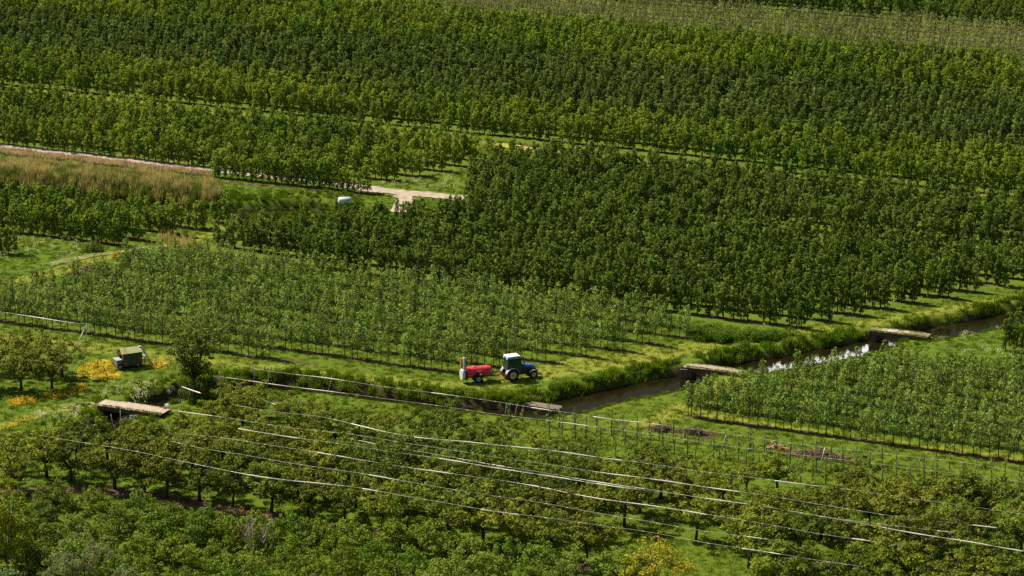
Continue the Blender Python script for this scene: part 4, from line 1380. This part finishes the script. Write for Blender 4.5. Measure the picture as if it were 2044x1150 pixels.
sack(307, 729, 0.26, M['bluebag'], 'blue plastic sack just past the hut chute')
sack(329, 731, 0.26, M['tankwhite'], 'pale sack lying between chute and tall tree')


def post(name, px, py, h, r, mat, label, cat, group=None, lean=(0, 0)):
    p = P(px, py); z = ground_z(p[None, :2])[0]
    mb = MB().tube([(0, 0, -0.2), (lean[0] * 0.5, lean[1] * 0.5, h * 0.5), (lean[0], lean[1], h)], [r, r, r * 0.9], 6)
    o = mb.build(name, mat); o.location = (p[0], p[1], z)
    return tag(o, label, cat, group)


post('wooden_post', 196, 735, 0.75, 0.035, M['stake'], 'short upright stake left of the yellowed grass by the hut', 'post')
post('wooden_post', 217, 755, 1.1, 0.04, M['stake'], 'leaning stake among the yellowed grass', 'post', lean=(-0.5, 0.15))
post('wooden_post', 240, 786, 0.95, 0.04, M['stake'], 'weathered stake above the pale bridge', 'post')
post('wooden_post', 227, 838, 1.6, 0.03, M['metal'], 'thin leaning metal stake in the bridge opening', 'post', lean=(-0.25, 0.1))
post('wooden_post', 241, 841, 1.9, 0.035, M['metal'], 'taller straight metal stake in the bridge opening', 'post')
post('wooden_post', 335, 503, 1.0, 0.035, M['stake'], 'dark gate post beside the dirt path', 'post')
post('wooden_post', 361, 505, 0.6, 0.035, M['stake'], 'short stake right of the gate post', 'post')
post('wooden_post', 662, 394, 0.7, 0.04, M['stake'], 'short stake left of the white tank', 'post')
post('wooden_post', 1624, 233, 3.6, 0.03, M['metal'], 'pale pole rising among the far pear trees', 'post')
post('wooden_post', 1346, 408, 3.3, 0.03, M['stake'], 'grey pole at the back of the middle orchard', 'post')

# ------------------------------------------------------------------ the round well, stone, tank, piles
p = P(278, 517)[:2]
wlE = empty('round_well', (p[0], p[1], 0)); tag(wlE, 'weathered round concrete well ring beside the dirt path', 'well')
mb = MB().lathe([(0.66, -0.1), (0.64, 0.3), (0.62, 0.34), (0.63, 0.40), (0.62, 0.90), (0.60, 0.94)], (0, 0, 0), 'Z', 22)
for v in mb.bm.verts: v.co += Vector((random.uniform(-1, 1), random.uniform(-1, 1), 0)) * 0.03
mb.build('ring', M['well'], wlE)
mb = MB().lathe([(0.68, 0.92), (0.70, 0.98), (0.68, 1.03), (0.3, 1.07)], (0, 0, 0), 'Z', 22)
for v in mb.bm.verts: v.co += Vector((random.uniform(-1, 1), random.uniform(-1, 1), 0)) * 0.025
mb.build('lid', M['brownwall'], wlE)
p = P(325, 510)[:2]
mb = MB(); g = bmesh.ops.create_icosphere(mb.bm, subdivisions=2, radius=0.26)
for v in mb.bm.verts: v.co = v.co * random.uniform(0.85, 1.12); v.co.z = v.co.z * 0.85 + 0.2
o = mb.build('pale_boulder', M['stone']); o.location = (p[0], p[1], 0); tag(o, 'pale rounded boulder between well and gate post', 'boulder')
p = P(688, 414)[:2]
TA = empty('water_tank', (p[0], p[1], 0), R(8), 0.75); tag(TA, 'white cylindrical tank half hidden behind pear trees', 'tank')
MB().lathe([(0.10, -0.98), (0.45, -0.92), (0.60, -0.75), (0.60, 0.75), (0.45, 0.92), (0.10, 0.98)], (0, 0, 0.95), 'X', 26).build('vessel', M['tankwhite'], TA)
for x in (-0.55, 0.55):
    MB().box((x, 0, 0.22), (0.14, 1.0, 0.44), 0.02).build('saddle', M['engine'], TA)
MB().lathe([(0.12, 1.50), (0.12, 1.62), (0.08, 1.66)], (-0.82, 0, -0.12), 'Z', 12).build('filler_cap', M['tankwhite'], TA)


def twig_pile(name, px, py, L, W, Ht, mat, label, n=120, cat='pile', rz=0.0, thick=0.03):
    p = P(px, py)
    mb = MB()
    for i in range(n):
        x, y = random.gauss(0, L / 4), random.gauss(0, W / 4)
        z = Ht * math.exp(-((x / (L / 2.4)) ** 2 + (y / (W / 2.4)) ** 2)) * random.uniform(0.1, 1)
        a = random.uniform(0, math.pi); l = random.uniform(0.3, 0.8); dz = random.uniform(-0.15, 0.2)
        d = Vector((math.cos(a) * l / 2, math.sin(a) * l / 2, dz))
        c_ = Vector((x, y, max(0.04, z)))
        mb.tube([c_ - d, c_ + Vector((0, 0, random.uniform(0, 0.06))), c_ + d], [random.uniform(0.6, 1.2) * thick, thick, thick * 0.4], 4)
    o = mb.build(name, mat); o.location = (p[0], p[1], ground_z(p[None, :2])[0]); o.rotation_euler = (0, 0, rz)
    return tag(o, label, cat)


twig_pile('branch_pile', 186, 539, 2.2, 1.4, 0.62, M['twig'], 'brown heap of cut branches below the dirt path', 260, rz=0.4, thick=0.045)
twig_pile('branch_pile', 146, 549, 1.8, 1.0, 0.35, M['twig'], 'low scattered branches left of the bigger heap', 80, rz=0.5, thick=0.04)
twig_pile('branch_pile', 290, 517, 1.4, 0.6, 0.25, M['rust'], 'low rusty brown scraps at the foot of the well', 60)
twig_pile('branch_pile', 1322, 859, 2.0, 1.1, 0.4, M['twig'], 'grey brown prunings heap behind the stake rows', 200, rz=-0.4)
twig_pile('branch_pile', 1386, 866, 2.4, 1.1, 0.6, M['twig'], 'dark brown prunings heap right of the grey one', 240, rz=-0.4)
twig_pile('branch_pile', 1640, 910, 4.6, 1.2, 0.55, M['twigpink'], 'long heap of reddish prunings behind the stakes', 380, rz=-0.4)
p = P(1552, 895)[:2]
RB = empty('rubble_heap', (p[0], p[1], ground_z(p[None])[0]), -0.4); tag(RB, 'orange rubble heap between the prunings heaps', 'pile')
mb = MB()
for i in range(60):
    x, y = random.gauss(0, 0.42), random.gauss(0, 0.24)
    z = 0.34 * math.exp(-((x / 0.7) ** 2 + (y / 0.4) ** 2)) * random.uniform(0.2, 1)
    mb.box((x, y, z), (random.uniform(0.1, 0.25), random.uniform(0.08, 0.18), random.uniform(0.05, 0.1)), 0, Matrix.Rotation(random.uniform(0, 3), 4, 'Z') @ Matrix.Rotation(random.uniform(-0.6, 0.6), 4, 'X'))
mb.build('broken_bricks', M['rubble'], RB)
mb = MB()
for i in range(10):
    x = random.uniform(-0.9, 0.5); mb.tube([(x, random.uniform(-0.3, 0.3), 0.1), (x + random.uniform(-0.5, 0.5), random.uniform(-0.3, 0.3), random.uniform(0.3, 0.6))], 0.03, 4)
mb.build('laths', M['bark_grey'], RB)

# ------------------------------------------------------------------ young stakes, wires and posts of the cherry orchard
def stake_mesh(h):
    mb = MB().tube([(0, 0, -0.2), (0.02, 0, h * 0.5), (random.uniform(-0.05, 0.05), random.uniform(-0.05, 0.05), h)], [0.048, 0.045, 0.04], 5)
    return mb_mesh(mb, 'stake_pole', M['stake'])


def sprig_mesh(h):
    n = 10
    cc = np.c_[rng.normal(0, 0.10, n), rng.normal(0, 0.10, n), np.linspace(0.4, h * 1.02, n)]
    v, f = clumps_leaves(cc, rng.uniform(0.09, 0.2, n), 7, 0.14, 0.09, up=0.4)
    return np_mesh('sprig', v, f, [M['young']])


ST = [(stake_mesh(h), sprig_mesh(h)) for h in (1.75, 1.9, 2.05, 1.6)]
STROWS = [((1020, 842), (2060, 968), 1.0), ((1098, 872), (2060, 995), 1.05), ((1230, 915), (2060, 1018), 1.0)]
for ri, ((x0, y0), (x1, y1), s) in enumerate(STROWS):
    a, b = P(x0, y0)[:2], P(x1, y1)[:2]
    n = int(np.hypot(*(b - a)) / 1.12)
    k = 0
    for i in range(n):
        if random.random() < (0.06 if ri < 2 else 0.25): continue
        q = a + (b - a) * (i + random.uniform(-0.12, 0.12)) / n
        z = ground_z(q[None])[0]
        if abs(sdist(q[None], CAN)[0]) < 2.2: continue
        if Q(np.array([q[0], q[1], z]))[0] > 2046: continue
        k += 1
        e = empty('staked_sapling', (q[0], q[1], z), random.uniform(0, 6.28), s * random.uniform(0.88, 1.08))
        tag(e, f'sapling on a brown stake, {nth(k)} from the left in the {["back", "middle", "front"][ri]} stake row', 'sapling', 'saplings on stakes')
        sm, lm = random.choice(ST)
        link('stake', sm, e); link('foliage', lm, e)

WH = 3.9
WIRES = [  # polyline in photo pixels at wire height, bright stretches, where it stands
    ([(507, 736), (537, 741), (662, 755), (702, 763), (900, 789), (1000, 802), (1055, 813), (1183, 831), (1275, 843), (1418, 860), (1550, 881), (1647, 893), (1918, 922), (2070, 948)], [(590, 690), (860, 920), (1060, 1100), (1183, 1280), (1300, 1330)], 2.6),
    ([(425, 750), (533, 765), (655, 781), (819, 802), (900, 814), (1000, 828), (1114, 842), (1253, 860), (1450, 890), (1750, 926), (2070, 965)], [(425, 700), (1100, 1176)], 2.4),
    ([(472, 810), (545, 822), (636, 830), (735, 854), (824, 873), (958, 884), (1091, 898), (1247, 919), (1379, 938), (1549, 960), (1640, 970), (1842, 998), (2070, 1030)], [(700, 780), (824, 1247), (1545, 1640)], WH),
    ([(340, 818), (420, 829), (537, 848), (655, 862), (730, 871), (951, 907), (1167, 938), (1379, 967), (1567, 995), (1775, 1030), (1995, 1054)], [(355, 430), (1184, 1480), (1940, 1995)], WH),
    ([(475, 856), (669, 885), (876, 915), (1100, 951), (1278, 978), (1344, 985), (1500, 1007), (1692, 1039), (1908, 1063)], [(475, 600), (875, 1278), (1390, 1500), (1870, 1908)], WH),
    ([(695, 875), (756, 887), (913, 915), (1132, 952), (1379, 990), (1588, 1021), (1779, 1056), (2070, 1104)], [(695, 756), (913, 1010), (1140, 1290), (1760, 2044)], WH),
    ([(330, 862), (425, 871), (508, 884), (599, 897), (720, 918), (816, 933), (910, 947), (1028, 962), (1164, 990), (1379, 1021), (1417, 1027), (1650, 1068), (1817, 1091)], [(599, 730), (816, 910), (1010, 1417), (1700, 1740)], WH),
    ([(340, 880), (400, 895), (521, 914), (634, 933), (750, 949), (897, 977), (1028, 995), (1160, 1018), (1379, 1056), (1549, 1079)], [(735, 800), (1490, 1549)], WH),
    ([(60, 866), (154, 881), (237, 895), (335, 914), (398, 928), (503, 950), (687, 970), (728, 975), (897, 1006), (958, 1016), (1090, 1034), (1271, 1058), (1414, 1084), (1737, 1134)], [(460, 690), (722, 760), (958, 1040), (1085, 1100), (1480, 1560)], WH),
    ([(-30, 618), (22, 626), (65, 632), (120, 641), (183, 648)], [(30, 150)], 2.8),
    ([(362, 771), (380, 778), (402, 785)], [(362, 402)], 2.0),
    ([(528, 800), (554, 808)], [(540, 554)], 3.0),
]
PLACE = ['highest wire, over the canal bank', 'second wire, over the canal edge', 'third wire from the canal', 'wire starting at the pale bridge', 'fifth wire from the canal', 'wire splitting off the fifth one',
         'seventh wire from the canal', 'thin wire next to the last long one', 'last long wire nearest the thicket', 'wire beside the young orchard, left of the hut', 'short wire crossing the tall canal tree', 'short wire over the first cherry trees']
for i, (pts, bright, wz) in enumerate(WIRES):
    e = empty('support_wire', (0, 0, 0))
    tag(e, f'{PLACE[i]}, with rolled white film', 'wire', 'wires over the cherry orchard')
    xs = np.array([q[0] for q in pts], float); ys = np.array([q[1] for q in pts], float)
    fx = np.arange(xs[0] - 60, xs[-1] + 60, 6.0); fy = np.interp(fx, xs, ys); fy[fx < xs[0]] = ys[0] + (fx[fx < xs[0]] - xs[0]) * (ys[1] - ys[0]) / (xs[1] - xs[0]); fy[fx > xs[-1]] = ys[-1] + (fx[fx > xs[-1]] - xs[-1]) * (ys[-1] - ys[-2]) / (xs[-1] - xs[-2])
    ys = np.convolve(np.pad(fy, 7, 'edge'), np.ones(15) / 15, 'valid'); xx = np.arange(xs[0], xs[-1] + 1, 14.0); xs = fx
    w = P(xx, np.interp(xx, xs, ys), wz)
    w[:, 2] += 0.02 * np.sin(xx * 0.03)
    e.location = tuple(w[0]); off = w - w[0]
    MB().tube(off, 0.012, 4).build('cable', M['wire'], e)
    for (b0, b1) in bright:
        bx = np.arange(b0, b1 + 0.1, 4.0)
        if len(bx) < 3: continue
        q = P(bx, np.interp(bx, xs, ys), wz) - w[0]
        q[:, 2] += 0.02 * np.sin(bx * 0.03) - 0.02
        rr = 0.036 + 0.014 * np.sin(bx * 0.06 + i) + rng.normal(0, 0.005, len(bx))
        rr = np.clip(rr, 0.014, 0.048); rr[0] = rr[-1] = 0.015
        MB().tube(q, list(rr), 6).build('rolled_film', M['film'], e)
    # short glints, shaped as bits of white film between the long rolls
    mb = MB()
    step = np.arange(xx[0] + 10, xx[-1] - 20, 31.0); step = step + rng.uniform(-8, 8, len(step))
    done = False
    for s_ in step:
        if random.random() < 0.5: continue
        bx = np.linspace(s_, s_ + random.uniform(5, 14), 4)
        q = P(bx, np.interp(bx, xs, ys), wz) - w[0]
        q[:, 2] += 0.02 * np.sin(bx * 0.03) - 0.01
        mb.tube(q, [0.008, 0.024, 0.022, 0.008], 5); done = True
    if done:
        o = mb.build('film_glints', M['film'], e); o['kind'] = 'stuff'
    else:
        mb.bm.free()

POSTS = [((507, 736), (505, 760)), ((537, 741), (530, 768)), ((662, 755), (653, 783)), ((1011, 806), (1006, 840)), ((1033, 813), (1024, 840)), ((1237, 845), (1232, 872)), ((1450, 868), (1434, 905)), ((1647, 893), (1630, 944)),
         ((1840, 918), (1830, 945)), ((822, 865), (818, 915)), ((980, 915), (968, 955)), ((1378, 974), (1370, 1010)), ((1566, 995), (1558, 1032)), ((1778, 1031), (1764, 1082)), ((1994, 1054), (1991, 1080)), ((555, 850), (550, 890)), ((742, 873), (738, 905)), ((1848, 1093), (1846, 1130))]
for i, ((tx, ty), (bx, by)) in enumerate(POSTS):
    Lm = max(1.9, (by - ty) / (pscale(by) * 0.955))
    b = P(bx, by + 4)
    wz = min(3.9, Lm + 0.1)
    t_ = P(tx, ty, wz)
    z = ground_z(b[None, :2])[0]
    dx = np.clip(t_[:2] - b[:2], -0.9, 0.9)
    o = MB().tube([(0, 0, -0.2), (dx[0], dx[1], wz - z)], [0.038, 0.034], 6).build('wire_post', M['metal'])
    o.location = (b[0], b[1], z)
    tag(o, f'slanting grey metal post, {nth(i + 1)} as one follows the wires away from the hut', 'post', 'metal posts carrying the wires')
# guyed pole beside the young orchard
p = P(172, 690)[:2]
e = empty('guyed_pole', (p[0], p[1], 0)); tag(e, 'guyed metal pole with two stay wires left of the hut', 'post')
MB().tube([(0, 0, -0.2), (0.12, 0, 2.2)], 0.04, 6).build('pole', M['metal'], e)
for q in (P(146, 702), P(150, 700)):
    MB().tube([(0.12, 0, 2.15), (q[0] - p[0], q[1] - p[1], 0)], 0.022, 5).build('stay', M['metal'], e)

# ------------------------------------------------------------------ light
SUN_AZ, SUN_EL = math.atan2(-0.85, 0.55), R(48)          # from the left
sd = Vector((math.sin(SUN_AZ) * math.cos(SUN_EL), math.cos(SUN_AZ) * math.cos(SUN_EL), math.sin(SUN_EL)))
sl = bpy.data.lights.new('sun', 'SUN'); sl.energy = 5.0; sl.angle = R(0.6); sl.color = (1.0, 0.90, 0.68)
so = bpy.data.objects.new('sun', sl); COL.objects.link(so)
so.rotation_euler = sd.to_track_quat('Z', 'Y').to_euler(); so.location = (0, 300, 120)
W = bpy.data.worlds.new('World'); SC.world = W; W.use_nodes = True
nt = W.node_tree; nt.nodes.clear()
sk = nt.nodes.new('ShaderNodeTexSky'); sk.sky_type = 'NISHITA'; sk.sun_disc = False
sk.sun_elevation = SUN_EL; sk.sun_rotation = SUN_AZ; sk.air_density = 1.0; sk.dust_density = 1.5
bg = nt.nodes.new('ShaderNodeBackground'); bg.inputs[1].default_value = 0.050
wo = nt.nodes.new('ShaderNodeOutputWorld')
tc = nt.nodes.new('ShaderNodeTexCoord')
mp = nt.nodes.new('ShaderNodeMapping'); mp.inputs['Scale'].default_value = (1, 1, 3.0)
nt.links.new(tc.outputs['Generated'], mp.inputs[0])
cl = noise(nt, 2.2, 6, 0.6, vec=mp.outputs[0])
sx = nt.nodes.new('ShaderNodeSeparateXYZ'); nt.links.new(tc.outputs['Generated'], sx.inputs[0])
az = math_(nt, 'DIVIDE', sx.outputs[0], sx.outputs[1])
def puff(c, w): return ramp(nt, math_(nt, 'ADD', math_(nt, 'ABSOLUTE', math_(nt, 'SUBTRACT', az, c)), math_(nt, 'MULTIPLY', math_(nt, 'SUBTRACT', noise(nt, 9.0, 5, 0.6, vec=tc.outputs['Generated']), 0.5), 0.10)), w * 0.75, w * 1.15, 1, 0)
band = math_(nt, 'MULTIPLY', math_(nt, 'MULTIPLY', ramp(nt, sx.outputs[2], 0.10, 0.20), ramp(nt, sx.outputs[2], 0.36, 0.46, 1, 0)), ramp(nt, sx.outputs[1], 0.6, 0.8))
skc = mixc(nt, ramp(nt, cl, 0.54, 0.66), sk.outputs[0], (9.0, 8.8, 8.6))
puffs = math_(nt, 'MAXIMUM', math_(nt, 'MAXIMUM', puff(0.103, 0.030), puff(-0.092, 0.018)), puff(0.28, 0.06))
skc = mixc(nt, math_(nt, 'MULTIPLY', band, 0.9), skc, (1.4, 1.25, 1.05))      # dull cloud bases added between them to brown the canal's reflection
skc = mixc(nt, math_(nt, 'MULTIPLY', band, puffs), skc, (60.0, 58.5, 56.0))      # tall bright cumulus low over the far side
nt.links.new(skc, bg.inputs[0]); nt.links.new(bg.outputs[0], wo.inputs[0])
SC.view_settings.view_transform = 'Standard'; SC.view_settings.look = 'None'
SC.view_settings.exposure = 0.85; SC.view_settings.gamma = 1.0
SC.cycles.max_bounces = 6; SC.cycles.transparent_max_bounces = 4; SC.cycles.diffuse_bounces = 3
SC.cycles.use_denoising = False
SC.cycles.sample_clamp_indirect = 4.0
